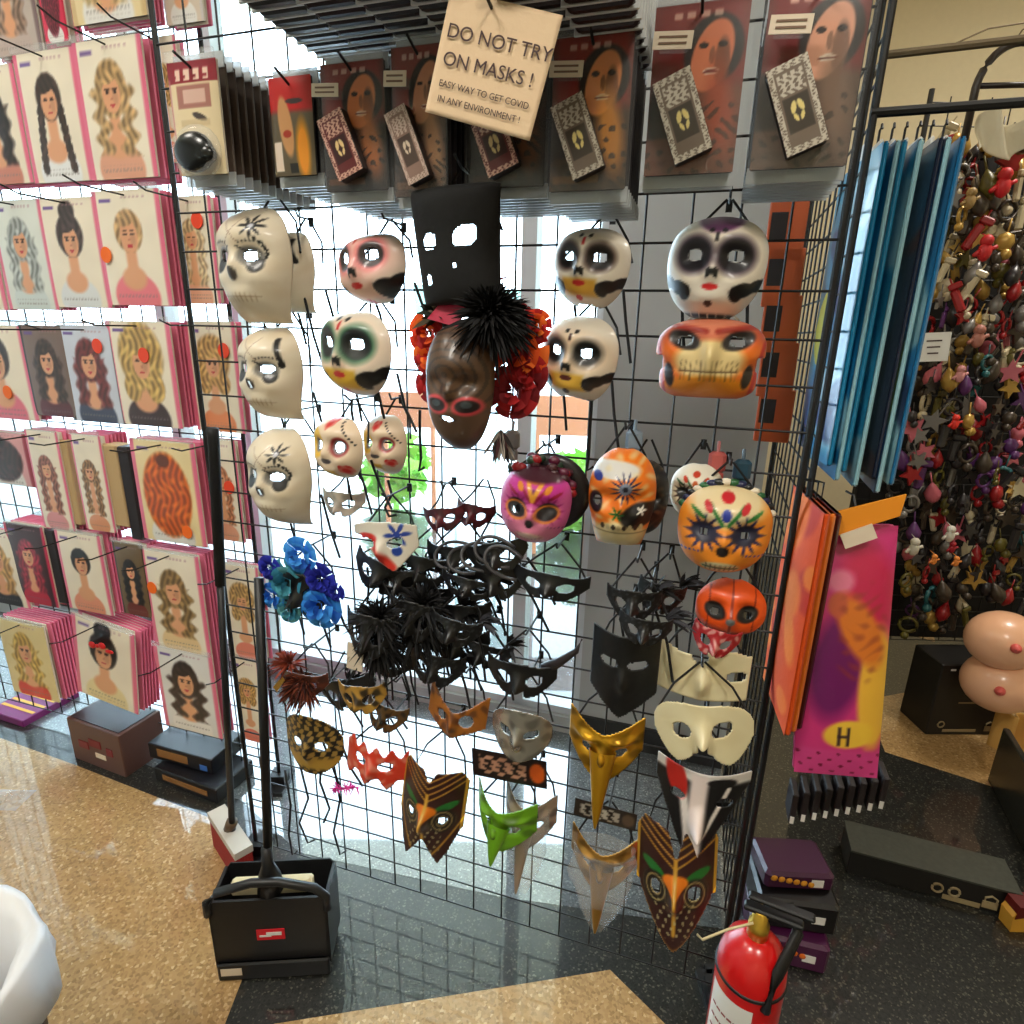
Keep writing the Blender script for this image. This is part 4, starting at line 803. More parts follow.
o, P, W, H = place_mask((346, 732, 412, 782), .13, 'orange-red mask with pleated fan edge, lower left', hm(solidp((220, 60, 34), (232, 150, 130), 8, .7), keep=lambda x, y: (y < .5+.12*np.sin(x*14)) & (y > -.45+.15*np.sin(x*9))), name='fan_mask', roll=8)
P = onW(345, 788, .12); b = MB(); b.tube([(-.03, 0, -.01), (0, 0, 0), (.03, -.004, .018)], .002, 5); rr = random.Random(1)
for q in range(60):
    a = rr.uniform(-.035, .035); d = Vector((rr.gauss(0, 1), rr.gauss(0, 1), rr.gauss(0, 1))).normalized()*.018; p = Vector((a, 0, a*.4)); s = d.orthogonal().normalized()*.002; b.add([p-s, p+s, p+d+s*.3, p+d-s*.3], [(0, 1, 2, 3)])
o = b.build('pink_feather', mat('hot_pink', (236, 60, 170), .7)); o.location = P; o.rotation_euler = rotW(); tag(o, 'hot pink feather bit hanging below the orange-red mask', 'feather')
# blue rose mask
o, P, W, H = place_mask((268, 560, 345, 622), .12, 'black mask topped with big blue roses, left side', hm(BK), name='rose_mask', dangle=3); k = zc(P)/FPX
BLU = [(40, 130, 220), (60, 150, 235), (30, 100, 200)]; DBL = [(20, 30, 150), (30, 40, 170)]; TEA = [(40, 120, 150), (60, 140, 160), (90, 160, 170)]
for (dx, dz, r, cols) in ((6, 44, 17, BLU), (-10, 14, 22, TEA), (24, -6, 22, BLU), (26, 22, 16, DBL), (-30, 26, 12, DBL), (-30, -4, 13, BLU), (-12, -16, 13, TEA), (44, 12, 9, DBL)): rosepart(o, (dx*k, -.035, dz*k), r*k*1.1, cols, int(dx+60))
tuft(o, (0, 0, .02), 60, .07, [(9, 9, 12), (14, 16, 30)], 'feathers', 1.2, (0, 0, .3), 21, .008)
# red blue white mask
def rbw(x, y): 
    c = np.zeros(x.shape+(3,)); c[:] = (226, 216, 200); lay(c, ell(x, y, -.5, .15, .42, .2, 10), (214, 40, 30)); lay(c, line(x, y, -.2, .0, .25, -.6, .13), (212, 50, 36)); lay(c, flower(x, y, .5, .3, .35, 6), (30, 60, 150)); lay(c, ell(x, y, .45, -.15, .14, .14), (24, 60, 150)); return c
place_mask((354, 512, 424, 570), .12, 'white mask painted with red and blue strokes, above the black cluster', hm(rbw, ext=.8, keep=lambda x, y: (y < .7-.2*x*x) & (y > -.75+1.0*np.clip(np.abs(x-.3), 0, 1)**1.2)), name='painted_mask', roll=-6)
# brown feather mask
o, P, W, H = place_mask((280, 660, 336, 700), .13, 'rust brown feathered mask left of the black cluster', hm(solidp((90, 40, 22), (40, 18, 12))), name='feather_mask')
tuft(o, (0, -.01, .0), 700, .06, [(110, 44, 22), (74, 28, 16), (130, 60, 30), (50, 24, 16)], 'feathers', 1.6, (-.1, -.2, .25), 31, .0028); tuft(o, (-.03, -.02, .045), 160, .05, [(150, 60, 34), (120, 50, 30)], 'feathers', 1.0, (-.3, 0, .9), 32, .0025)
b = MB(); b.prism([(-.055, .0), (-.03, .03), (-.024, .022), (-.046, -.01)], -.05, -.046); b.build('gold_trim', mat('old_gold', (200, 150, 60), .35, .6), o)
place_mask((322, 484, 372, 520), .06, 'small pale mask hanging under the hearts masks', hm(solidp((200, 186, 170), (150, 140, 130))), name='eye_mask')
# silver mask, green beak, gold beaks
SIL = mat('silver_paint', rough=.25, metal=.7, attr=True, bump=.2, bscale=60); GOLD = mat('gold_paint', rough=.28, metal=.75, attr=True, bump=.2, bscale=50)
place_mask((492, 692, 556, 752), .13, 'silver grey half mask with swirl on the cheek', hm(solidp((190, 184, 172), (120, 116, 110), 5, .6), ext=.85, keep=lambda x, y: (x*x+(y/.83)**2 < 1) & ((y > -.5) | (np.abs(x) > .0)), D=.05), name='half_mask', m=SIL)
def beak(box, off, label, col, m, L=.16, name='beaked_mask', dn=-60, earup=True, **kw):
    o, P, W, H = place_mask(box, off, label, lambda W, H: halfmesh(W, H, solidp(col, tuple(v*.5 for v in col), 5, .6), .055, .02, lambda x, y: (y < .55+.38*np.abs(x)**1.3) & (y > -.85+.75*np.abs(x)**1.6), [(-.45, .0, .13, .08, -15), (.45, .0, .15, .09, 15)], 64, .95, bumps=[(-.5, .35, .3, .1, .012), (.5, .35, .3, .1, .012), (-.45, 0, .22, .16, -.008), (.45, 0, .22, .16, -.008)]), name=name, m=m, **kw)
    b = MB().color(col); K = 14; vs = []; fs = []; a = math.radians(dn)
    for i in range(K):
        t = i/(K-1); r = W*.17*(1-t)**.8+.002; ang = a*(.6+.4*t)-.25*t; cx = 0; cy = -.045-math.cos(a)*L*t; cz = -.0+math.sin(a)*L*t-.03*t*t
        for j in range(12):
            q = 2*math.pi*j/12; vs.append((cx+r*math.cos(q), cy-r*.8*math.sin(q)*math.sin(-a), cz+r*.9*math.sin(q)*math.cos(a)))
    for i in range(K-1):
        for j in range(12): fs.append((i*12+j, i*12+(j+1) % 12, (i+1)*12+(j+1) % 12, (i+1)*12+j))
    b.add(vs, fs); b.build('beak', m, o, True); return o
beak((570, 700, 643, 772), .12, 'large gold mask with winged brow and long beak', (224, 164, 40), GOLD, .125, dn=-74)
g2 = beak((572, 818, 638, 880), .13, 'small gold beaked mask inside a clear bag, below the large gold one', (190, 140, 66), GOLD, .115, dn=-76)
beak((476, 780, 544, 842), .13, 'bright green mask with drooping nose', (104, 160, 18), PAINT, .06, dn=-60, name='green_nosed_mask', yaw=-14)
g3 = beak((506, 776, 560, 840), .07, 'pale beige beaked mask in a clear bag, behind the green one', (150, 130, 110), PAINT, .13, dn=-70, yaw=-6)
def clearbag(o, w, z0, z1, nm='clear_bag'):
    b = MB(); K = 14; n = 16; vs = []; fs = []
    for i in range(K):
        t = i/(K-1); r = w*(1-.75*max(0, t-.45)/.55)
        for j in range(n):
            q = 2*math.pi*j/n; rr2 = r*(1+.06*math.sin(3*q+i*.9)+.05*math.sin(5*q+i)); vs.append((rr2*math.cos(q), -.045+rr2*.55*math.sin(q), z0+(z1-z0)*t))
    for i in range(K-1):
        for j in range(n): fs.append((i*n+j, i*n+(j+1) % n, (i+1)*n+(j+1) % n, (i+1)*n+j))
    b.add(vs, fs); return b.build(nm, mat('crinkled_bag', (235, 240, 245), .12, alpha=.2, bump=.9, bscale=30), o, True)
clearbag(g2, .062, .05, -.16); clearbag(g3, .05, .04, -.19)
def hdr(box, off, label, cols, w=1):
    P = onW((box[0]+box[2])/2, (box[1]+box[3])/2, off); z = zc(P); W = (box[2]-box[0])*z/FPX; H = (box[3]-box[1])*z/FPX
    def p(x, y, a):
        c = np.zeros(x.shape+(3,)); c[:] = cols[0]; lay(c, (np.sin(x*17+2*np.sin(y*11))*np.sin(y*19) > .0)*rect(x, y, -.8, -.7*a, .45, .7*a), cols[1], .9); lay(c, ell(x, y, .75, 0, .2, .7*a), cols[2]); return c
    mb = card(W, H, p, 40, .001); o = mb.build('header_card', PRINT, None, False, .001); o.location = P; o.rotation_euler = rotW(roll=-3 if box[0] < 520 else 2); tag(o, label, 'card'); return o
hdr((470, 752, 548, 784), .145, 'dark header card with pale lettering above the green mask', [(34, 22, 20), (206, 150, 120), (214, 90, 20)])
hdr((574, 804, 636, 824), .145, 'brown and white header card above the bagged gold mask', [(44, 34, 28), (196, 186, 170), (90, 70, 50)])
# small odds and ends hung near the masks
for i, (x, y, c, lb) in enumerate(((717, 462, (196, 96, 90), 'small salmon pink clip bundle above the orange sugar skull'), (742, 470, (40, 76, 96), 'small dark teal bundle above the right sugar skull'), (634, 440, (150, 170, 190), 'small pale blue clip above the flower-browed skull'), (512, 440, (150, 150, 150), 'small silvery clip between the roses and the magenta skull'))):
    P = onW(x, y, .03); b = MB(); b.bbox((0, 0, 0), (.03, .02, .038), .006); b.bbox((.004, -.004, -.028), (.018, .012, .024), .004); b.tube([(0, 0, .015), (0, .01, .035)], .003, 6); o = b.build('clip_bundle', mat('clip%d' % i, c, .4)); o.location = P; o.rotation_euler = rotW(); tag(o, lb, 'clip')
# loose black straps hanging at the lower left of the mask grid
for i, (x, y0, y1, sw_) in enumerate(((285, 770, 850, .01), (300, 765, 838, .02), (322, 755, 820, -.01), (333, 760, 850, .015), (276, 600, 700, .0), (388, 480, 515, .01), (352, 400, 425, .0), (420, 410, 470, .0), (592, 400, 470, .0))):
    A = onW(x, y0, .03); B_ = onW(x+4, y1, .03); L = (A-B_).length; b = MB(); b.tube([(0, 0, 0), (sw_, -.004, -L*.4), (-sw_, .0, -L*.8), (sw_*.5, -.01, -L), (sw_+.012, -.01, -L*.93)], .003, 6)
    o = b.build('loose_strap', ELAS, None, True); o.location = A; o.rotation_euler = rotW(); tag(o, 'thin black strap dangling from the mask grid', 'strap', 'loose black straps')
# ================================================================ right side: rail with blue costume bags
RAIL0 = onW(874, 113, -.02); RAILA = (RAIL0-W0).dot(WU); RZ = RAIL0.z
b = MB(); b.tube([WU*-.005, WU*1.6], .007, 8); b.tube([WU*1.6, WU*1.6-WN*.5], .007, 8); b.tube([WU*1.6, WU*1.6-Z*RZ], .007, 8)
o = b.build('hanging_rail', BLACK); o.location = RAIL0; tag(o, 'black horizontal rail carrying the blue costume bags at upper right', 'rail')
P = onW(886, 55, -.06); b = MB(); b.tube([(0, 0, 0), WU*1.5+Z*.03], .006, 8); b.tube([WU*.0, WU*.0-WN*.35], .005, 6)
o = b.build('hanging_rail', mat('dull_brass', (110, 96, 74), .5, .5)); o.location = P; tag(o, 'thin brown rail across the cream wall at upper right', 'rail')
def costume(cols, sd, frac=1):
    def p(x, y, a):
        c = np.zeros(x.shape+(3,)); c[:] = cols[0]
        for q in range(14):
            cx, cy = RRc.uniform(-1, 1), RRc.uniform(-a, a); lay(c, ell(x, y, cx, cy, RRc.uniform(.15, .6), RRc.uniform(.2, .7), RRc.uniform(0, 90), .15), cols[RRc.randrange(1, len(cols))], .85)
        return c
    return p
RRc = random.Random(9)
PAL = [((30, 130, 176), (60, 160, 200), (190, 222, 232), (20, 60, 120)), ((24, 110, 160), (150, 200, 215), (20, 70, 110)), ((30, 120, 160), (20, 44, 90), (70, 160, 190)), ((40, 130, 170), (20, 70, 120), (150, 190, 200)), ((30, 40, 60), (60, 30, 30), (24, 60, 90)), ((30, 70, 110), (90, 150, 180), (60, 80, 30)), ((34, 110, 160), (30, 40, 80), (150, 190, 200))]
a0 = (RAIL0-W0).dot(WU)
for i in range(7):
    aa = a0 + .010 + i*.0185; h = .50+.02*(i % 2)+.004*i; w = .24
    loc = wp(aa, -.03-.10, RZ-.04-h/2); o = empty('costume_bag', loc, (0, 0, -TH-math.radians(90)+math.radians(4 if i == 0 else 3*math.sin(i*2))))
    tag(o, ['bright blue and white costume bag, nearest the mask grid on the rail', 'blue costume bag, second from the mask grid on the rail', 'teal costume bag, third from the mask grid on the rail', 'teal and navy costume bag, middle of the rail', 'dark navy costume bag, fifth on the rail', 'dull blue costume bag, sixth on the rail', 'blue costume bag at the far right of the bunch on the rail'][i], 'costume bag')
    card(w, h, costume(PAL[i], i), 40, .010).build('printed_front', PRINT, o, True)
    b = MB(); b.bbox((0, .005, 0), (w, .007, h), .003); b.build('bag_body', mat('bag_body%d' % i, (150, 196, 208) if i in (1, 3, 5) else PAL[i][0], .3, coat=.5), o)
    if i == 0:
        b = MB(); b.ball((-.02, -.008, -.02), .06, 12, (.9, .1, 1.2)); b.build('yellow_print', mat('yellow_print', (190, 176, 40), .5), o, True)
    b = MB(); b.bbox((0, .004, h/2+.012), (.05, .006, .03), .002); b.build('hanger_tab', WHITE, o)
    b = MB(); b.tube([(0, .004, h/2+.02), (0, .004, h/2+.045), (0.008, .004, h/2+.052), (.014, .004, h/2+.044)], .002, 5); b.build('hanger_hook', BLACK, o)
# orange bags seen edge-on and the pink packet beneath
ORP = [((226, 80, 20), (240, 130, 40), (190, 40, 20), (240, 120, 40)), ((232, 96, 30), (245, 150, 60), (120, 40, 30))]
for i in range(3):
    P = onW(816+i*6, 512, .09-.02*i); h = .42; w = .2; o = empty('costume_bag', P-WN*.09-Z*(h/2), (0, 0, -TH-math.radians(84)))
    tag(o, ['orange costume bag hanging edge-on beside the grid end', 'second orange costume bag, between the first and the pink packet', 'dark red costume bag right behind the orange ones'][i], 'costume bag')
    card(w, h, costume(ORP[i % 2], i), 36, .012).build('printed_front', MATTE, o, True)
    b = MB(); b.bbox((0, .006, 0), (w, .010, h), .004); b.build('bag_body', mat('orange_body%d' % i, [(216, 80, 24), (226, 120, 40), (70, 20, 20)][i], .3, coat=.5), o)
    b = MB(); b.tube([(0, .004, h/2-.01), (0, .004, h/2+.03), (0, -.02, h/2+.035)], .002, 5); b.build('hanger_hook', BLACK, o)
def pinkp(x, y, a):
    c = np.zeros(x.shape+(3,)); c[:] = (206, 50, 120); lay(c, ell(x, y, .5, .55*a, .6, .35*a, 20, .3), (200, 30, 80)); lay(c, ell(x, y, -.2, .6*a, .3, .3, 0, .3), (226, 120, 150))
    lay(c, ell(x, y, -.15, -.05*a, .62, .45*a, -8, .2), (110, 16, 92)); lay(c, ell(x, y, .75, -.25*a, .42, .5*a, 0, .15), (236, 180, 60)); lay(c, ell(x, y, .3, .22*a, .42, .30*a, 25, .2), (220, 120, 40)); lay(c, ell(x, y, -.25, .42*a, .22, .32, 0, .2), (196, 90, 60))
    lay(c, np.clip(nz(x, y, 7, 2), 0, 1)*ell(x, y, .3, .2*a, .6, .4*a), (150, 60, 40), .6); lay(c, ell(x, y, .2, -.62*a, .6, .12*a, 8), (238, 190, 60))
    lay(c, rect(x, y, -2, -3*a, 2, -.76*a, .06), (208, 64, 130)); lay(c, (np.sin(x*13+y*3)*np.sin(y*17) > .75)*rect(x, y, -1, -a, 1, -.78*a), (130, 20, 60))
    for q in (-.05, .16): lay(c, rect(x, y, q, -.72*a, q+.07, -.56*a), (40, 20, 40))
    lay(c, rect(x, y, -.05, -.65*a, .2, -.63*a), (40, 20, 40)); return c
P = onW(843, 656, .03); z = zc(P); w, h = 84*z/FPX*.95, 276*z/FPX*.97
o = empty('costume_packet', P, rotW(yaw=6, roll=-5, pitch=-4)); tag(o, 'large pink and purple costume packet with orange header card', 'packet')
card(w, h, pinkp, 60, .014).build('printed_front', PRINT, o, True)
b = MB(); b.bbox((0, .010, 0), (w, .018, h), .005); b.build('bag_body', mat('pink_body', (200, 60, 120), .3), o)
b = MB(); b.prism([(-w*.52, h*.44), (w*.45, h*.545), (w*.5, h*.62), (-w*.48, h*.54)], -.022, -.017); b.build('header_card', mat('orange_card', (232, 142, 26), .5), o)
b = MB(); b.box((0, 0, 0), (w*.36, .002, h*.055)); q = b.build('price_label', WHS, o); q.location = (w*.02, -.026, h*.475); q.rotation_euler = (0, math.radians(-22), 0)
b = MB(); b.tube([(0, -.02, h*.55), (0, .0, h*.61), (0, .04, h*.61)], .002, 5); b.build('hanger_hook', BLACK, o)
# row of thin black packs under the pink packet, on the far side
for i in range(9):
    P = onW(792+i*11, 800-2*i, -.12); b = MB(); b.bbox((0, 0, 0), (.013, .06, .075), .002); o = b.build('slim_pack', DKC); o.location = P; o.rotation_euler = rotW(); tag(o, 'slim black pack hanging under the pink packet', 'pack', 'slim black packs under the pink packet')
    q = MB(); q.box((0, -.031, -.028), (.008, .001, .018)); q.build('white_tip', WHITE, o)
for i in range(5):
    P = onW(786-i*3, 232+i*46, -.25); b = MB(); b.bbox((0, 0, 0), (.07, .008, .11), .002); o = b.build('orange_pack', mat('orange_pack', (206, 92, 40), .5)); o.location = P; o.rotation_euler = rotW(); tag(o, 'orange pack hanging behind the right edge of the mask grid', 'pack', 'orange packs behind the grid edge')
    q = MB(); q.box((-.015, -.0048, .01), (.03, .001, .05)); q.build('dark_print', DKC, o)
# ================================================================ charm rack in the far right
CR = onfloor(965, 740); cy = CR.y+.30
def atp(px, py, dy=0): return atY(px, py, cy+dy)
FU = Vector((1, 0, 0))
o = empty('charm_rack', (atp(880, 400).x, cy+.05, 0)); tag(o, 'tall black wire rack crowded with hanging charms at the far right', 'rack')
b = MB(); 
for i in range(22): b.tube([(i*.07, 0, .25), (i*.07, 0, 2.3)], .0022, 5)
for j in range(30): b.tube([(0, -.003, .25+j*.07), (1.47, -.003, .25+j*.07)], .0022, 5)
b.build('wire_mesh', BLACK, o)
for e in (0, 1.47):
    b = MB(); b.tube([(e, 0, 0), (e, 0, 2.32)], .009, 8); b.build('post', BLACK, o)
b = MB(); b.bbox((.75, .03, 1.2), (1.47, .02, 1.9), .004); b.build('back_board', mat('black_board', (14, 12, 13), .8), o)
KC = [((176, 140, 66), 'gold'), ((40, 36, 38), 'black'), ((150, 24, 28), 'red'), ((196, 182, 150), 'cream'), ((70, 60, 50), 'bronze'), ((120, 116, 112), 'silvery'), ((88, 44, 100), 'purple'), ((40, 96, 100), 'teal'), ((92, 84, 30), 'olive'), ((190, 96, 110), 'pink')]
def shape_of(k):
    b = MB()
    if k == 0: b.ball((0, 0, -.008), .012, 8, (1, .7, 1.1)); b.ball((.004, -.004, -.024), .008, 8)
    elif k == 1: b.prism([(.018*math.cos(q*math.pi/5)*(1 if q % 2 else .45), .018*math.sin(q*math.pi/5)*(1 if q % 2 else .45)-.01) for q in range(10)][::-1], -.003, .003)
    elif k == 2: b.bbox((0, 0, -.014), (.012, .008, .036), .003); b.bbox((.003, -.002, .008), (.018, .006, .01), .002)
    elif k == 3: b.lathe([(.001, -.03), (.009, -.022), (.011, -.012), (.005, 0), (.001, .006)], 10)
    else:
        pts = [(.013*math.cos(t), 0, .013*math.sin(t)-.01) for t in np.linspace(0, 6.283, 12)]; b.tube(pts, .003, 5); b.ball((0, -.002, -.03), .007, 8)
    b.tube([(0, 0, 0), (0, .002, .022)], .0012, 4); return b
KN = ['beaded drop', 'star charm', 'bar charm', 'teardrop charm', 'ring charm']
protos = {}
RC = random.Random(21); cnt = 0
NCH = 0
for j in range(40):
    for i in range(13):
        py = 135+j*14.6+RC.uniform(-5, 5); lft = 945-(py-130)*.11 if py < 300 else 926-(py-300)*.13 if py < 500 else 900+(py-500)*.03
        px = lft+i*11+RC.uniform(-4, 4)+(j % 2)*5
        if px > 1030 or py > 650 or (px > 965 and py > 600): continue
        if (j*13+i) % 7 == 3: continue
        if NCH >= 295: continue
        NCH += 1
        k = RC.randrange(5); up_ = RC.random() < (.75 if py < 330 else .35); ci = RC.choice([0, 3, 4, 8, 0, 2, 5]) if up_ else RC.choice([1, 1, 4, 5, 6, 2, 1, 1, 3, 7, 4, 4, 1, 9])
        P = atp(px, py, -.02-RC.random()*.12); col, cn = KC[ci]; g = '%s %ss on the charm rack' % (cn, KN[k]); L = 'small %s %s hanging on the crowded charm rack' % (cn, KN[k])
        if (k, ci) in protos: o = dup(protos[(k, ci)], L, g, P)
        else:
            o = shape_of(k).build(['beaded_drop', 'star_charm', 'bar_charm', 'teardrop_charm', 'ring_charm'][k], mat('charm_'+cn, col, .35, .3 if cn in ('gold', 'silvery', 'bronze') else 0), None, k in (0, 3, 4)); o.location = P; tag(o, L, 'charm', g); protos[(k, ci)] = o
        s = RC.uniform(1.6, 2.7); o.scale = (s, s, s); o.rotation_euler = (0, RC.uniform(-.5, .5), RC.uniform(-.7, .7))
def toy(px, py, r, col, lab, nm='charm_figure', dy=-.17):
    P = atp(px, py, dy); b = MB(); b.ball((0, 0, r), r*.7, 12); b.ball((0, 0, -.2*r), r, 12, (.8, .6, 1.1)); b.tube([(-r*.5, 0, 0), (-r*1.3, -.005, -r*.7)], r*.25, 6); b.tube([(r*.5, 0, 0), (r*1.2, -.005, r*.4)], r*.25, 6); b.tube([(0, 0, r*1.5), (0, .03, r*1.9)], .0015, 4)
    o = b.build(nm, mat('fig_'+str(col[0])+str(col[1]), col, .5), None, True); o.location = P; tag(o, lab, 'figure')
toy(978, 338, .026, (170, 110, 96), 'small figure with dark hood and pinkish face on the charm rack'); toy(955, 423, .018, (214, 40, 26), 'bright red figure charm low on the charm rack'); toy(1003, 185, .030, (196, 26, 34), 'red rounded charm near the top of the charm rack'); toy(985, 250, .028, (190, 30, 36), 'red figure charm in the upper part of the rack')
toy(970, 200, .022, (150, 120, 70), 'brownish gold figure near the top of the charm rack'); toy(960, 375, .02, (206, 140, 140), 'pale pink figure beside the white note'); toy(950, 535, .022, (214, 208, 196), 'white-headed figure charm in the lower dark part'); toy(952, 548, .016, (160, 20, 40), 'crimson charm under the white-headed figure')
toy(914, 548, .024, (206, 200, 184), 'small white figurine left of the charm rack'); toy(934, 560, .014, (232, 140, 60), 'left orange charm eye near the black carton', dy=-.2); toy(956, 562, .014, (232, 140, 60), 'right orange charm eye near the black carton', dy=-.2)
P = atp(934, 347, -.24); k = zc(P)/FPX; b = MB(); b.box((0, 0, 0), (28*k, .002, 28*k)); o = b.build('paper_note', WHITE); o.location = P; o.rotation_euler = (0, math.radians(-4), math.radians(-10)); tag(o, 'white square paper note on the charm rack', 'note')
for q in range(3):
    s = MB(); s.box((-.002, -.0016, (6-q*6)*k), ((14-2*q)*k, .0006, 1.4*k)); s.build('pencil_line', INK, o)
# white ruffled thing and dark arched hanger at the top right
P = atp(1012, 95, -.3); b = MB(); pts = [(.11*math.cos(t), 0, .13*math.sin(t)) for t in np.linspace(.1, 3.0, 18)]; b.tube([(-.11, 0, -.12)]+pts[::-1]+[(.12, 0, -.10)], .011, 8); b.tube([(-.11, 0, .02), (.12, 0, .03)], .008, 8)
o = b.build('arched_headband', mat('dark_brown', (44, 36, 32), .4), None, True); o.location = P; tag(o, 'dark arched headband hanging at the upper right corner', 'headband')
P = atp(1015, 138, -.25); X, Y = np.meshgrid(np.linspace(-1, 1, 30), np.linspace(-1, 1, 20)); mb = MB(); cc = np.zeros(X.shape+(3,)); cc[:] = (222, 212, 186); sheetmesh(mb, X*.13, .02*np.sin(X*9+Y*2)+.02, Y*.05+.02*np.sin(X*6), cc); o = mb.build('cream_cloth', MATTE, None, True, .002); o.location = P; tag(o, 'crumpled cream cloth under the arched headband', 'cloth')
for i, (p0, p1) in enumerate((((945, 48), (1030, 22)), ((1010, 48), (1032, 25)))):
    A = atp(*p0, .3); B_ = atp(*p1, .25); b = MB(); b.tube([(0, 0, 0), (B_-A)*.5+Vector((0, 0, .02)), B_-A], .003, 5); o = b.build('thin_wire', mat('wire_brown', (120, 104, 80), .5)); o.location = A; tag(o, ['long thin wire stretching across the cream wall', 'short thin wire in the upper right corner'][i], 'wire')
# ---- flesh-pink novelties, tan cloth, cartons on the floor
FL = mat('flesh_vinyl', (240, 184, 146), .35, coat=.4); TIP = mat('pink_tip', (222, 96, 90), .4)
for (x, y, r, tx, ty, lb) in ((1003, 640, 33, 12, 8, 'upper pale peach rounded novelty ball with pink tip, right edge'), (1000, 682, 34, 0, 10, 'lower pale peach rounded novelty ball with pink tip, right edge')):
    P = atp(x, y, -.38); k = zc(P)/FPX; o = empty('novelty_ball', P); tag(o, lb, 'novelty'); b = MB(); b.ball((0, 0, 0), r*k*.92, 28, (1.1, 1, .95)); b.build('body', FL, o, True)
    b = MB(); dv = ((EYE-P).normalized()+RT*(tx/r*.9)-UP*(ty/r*.9)).normalized(); q = dv*r*k*.95; b.ball(q, .017, 12); b.ball(q+dv*.014, .008, 8); b.build('tip', TIP, o, True)
P = atp(1020, 752, -.36); k = zc(P)/FPX; X, Y = np.meshgrid(np.linspace(-1, 1, 24), np.linspace(-1, 1, 30)); mb = MB(); cc = np.zeros(X.shape+(3,)); cc[:] = (206, 160, 84); sheetmesh(mb, X*26*k, .03*np.sin(X*7)+.02*X, Y*42*k+.01*np.sin(X*5), cc); o = mb.build('tan_cloth', MATTE, None, True, .003); o.location = P; tag(o, 'golden tan cloth hanging under the peach novelty balls', 'cloth')
def lockicon(b, cx, cz, s, y): b.tube([(cx-s, y, cz), (cx-s, y, cz+s*1.1), (cx, y, cz+s*1.7), (cx+s, y, cz+s*1.1), (cx+s, y, cz)], s*.22, 5); b.box((cx, y, cz-s*.5), (s*2.6, .002, s*1.6))
LK = mat('print_tan', (150, 132, 96), .6); BXM = mat('black_carton', (22, 20, 18), .5)
P = onfloor(962, 735); k = zc(P)/FPX; o = empty('black_carton', P, (0, 0, math.radians(2))); tag(o, 'black carton with printed padlock icons on the floor below the charm rack', 'carton'); W_, H_ = 84*k*.9, 88*k*.9
b = MB(); b.bbox((0, .08, H_/2), (W_, .16, H_), .004); b.build('box', BXM, o)
b = MB(); lockicon(b, W_*.33, H_*.12, .014, -.002); b.build('padlock_print', LK, o); b = MB(); b.box((-.02, -.0015, H_*.07), (W_*.45, .001, .012)); b.build('text_bar', LK, o)
b = MB(); b.tube([(-W_*.33+.013*math.cos(t), -.002, H_*.16+.013*math.sin(t)) for t in np.linspace(0, 6.28, 14)], .003, 5); b.build('ring_print', LK, o)
b = MB(); b.box((-.0, -.0015, H_*.47), (W_*.34, .001, .006)); b.build('text_line', LK, o); b = MB(); b.box((-W_*.35, -.0015, H_*.93), (.02, .001, .008)); b.build('corner_label', WHITE, o)
# long low black carton
A = onfloor(846, 873); B_ = onfloor(1012, 918); D_ = (B_-A); L = D_.length; ang = math.atan2(D_.y, D_.x); mid = (A+B_)/2
hh = .085; o = empty('long_carton', mid, (0, 0, ang)); tag(o, 'long low black carton with padlock icons lying across the right floor', 'carton')
b = MB(); b.bbox((0, .055, hh/2), (L, .11, hh), .003); b.build('box', BXM, o)
b = MB(); b.box((0, .052, hh+.003), (L*1.01, .122, .006)); b.build('lid', mat('speckled_grey_lid', (64, 66, 58), .4, bump=.3, var=.3, bscale=80), o)
for s in (.05, .15): 
    b = MB(); b.tube([(L*s+.013*math.cos(t), -.002, hh*.42+.014*math.sin(t)) for t in np.linspace(0, 6.28, 14)], .0035, 5); b.build('ring_print', LK, o)
b = MB(); lockicon(b, L*.36, hh*.36, .014, -.002); b.build('padlock_print', LK, o); b = MB(); b.box((L*.2, -.0015, hh*.14), (L*.22, .001, .016)); b.build('text_bar', LK, o)
P = onfloor(998, 905); b = MB(); b.prism([(-.04, 0), (.05, .0), (.06, .04), (.02, .07), (-.03, .075), (-.045, .05)], -.02, .02); o = b.build('crumpled_packet', mat('amber_foil', (206, 150, 50), .4)); o.location = P+Vector((.01, -.06, .001)); tag(o, 'small amber and red crumpled packet at the end of the long carton', 'packet')
q = MB(); q.prism([(-.04, .045), (.02, .06), (.01, .09), (-.035, .085)], -.022, .022); q.build('red_top', mat('dark_red_foil', (90, 16, 12), .4), o)
A = onfloor(1006, 888); b = MB(); b.bbox((.012, .25, .11), (.02, .5, .22), .003); o = b.build('dark_mirror_panel', mat('smoky_panel', (40, 42, 38), .25)); o.location = A+Vector((.09, -.02, .002)); o.rotation_euler = (0, 0, math.radians(-22)); tag(o, 'grey upright panel at the right edge beside the long carton', 'panel')
for i, (x, y, s) in enumerate(((1013, 922, .02), (886, 850, .016))):
    pass
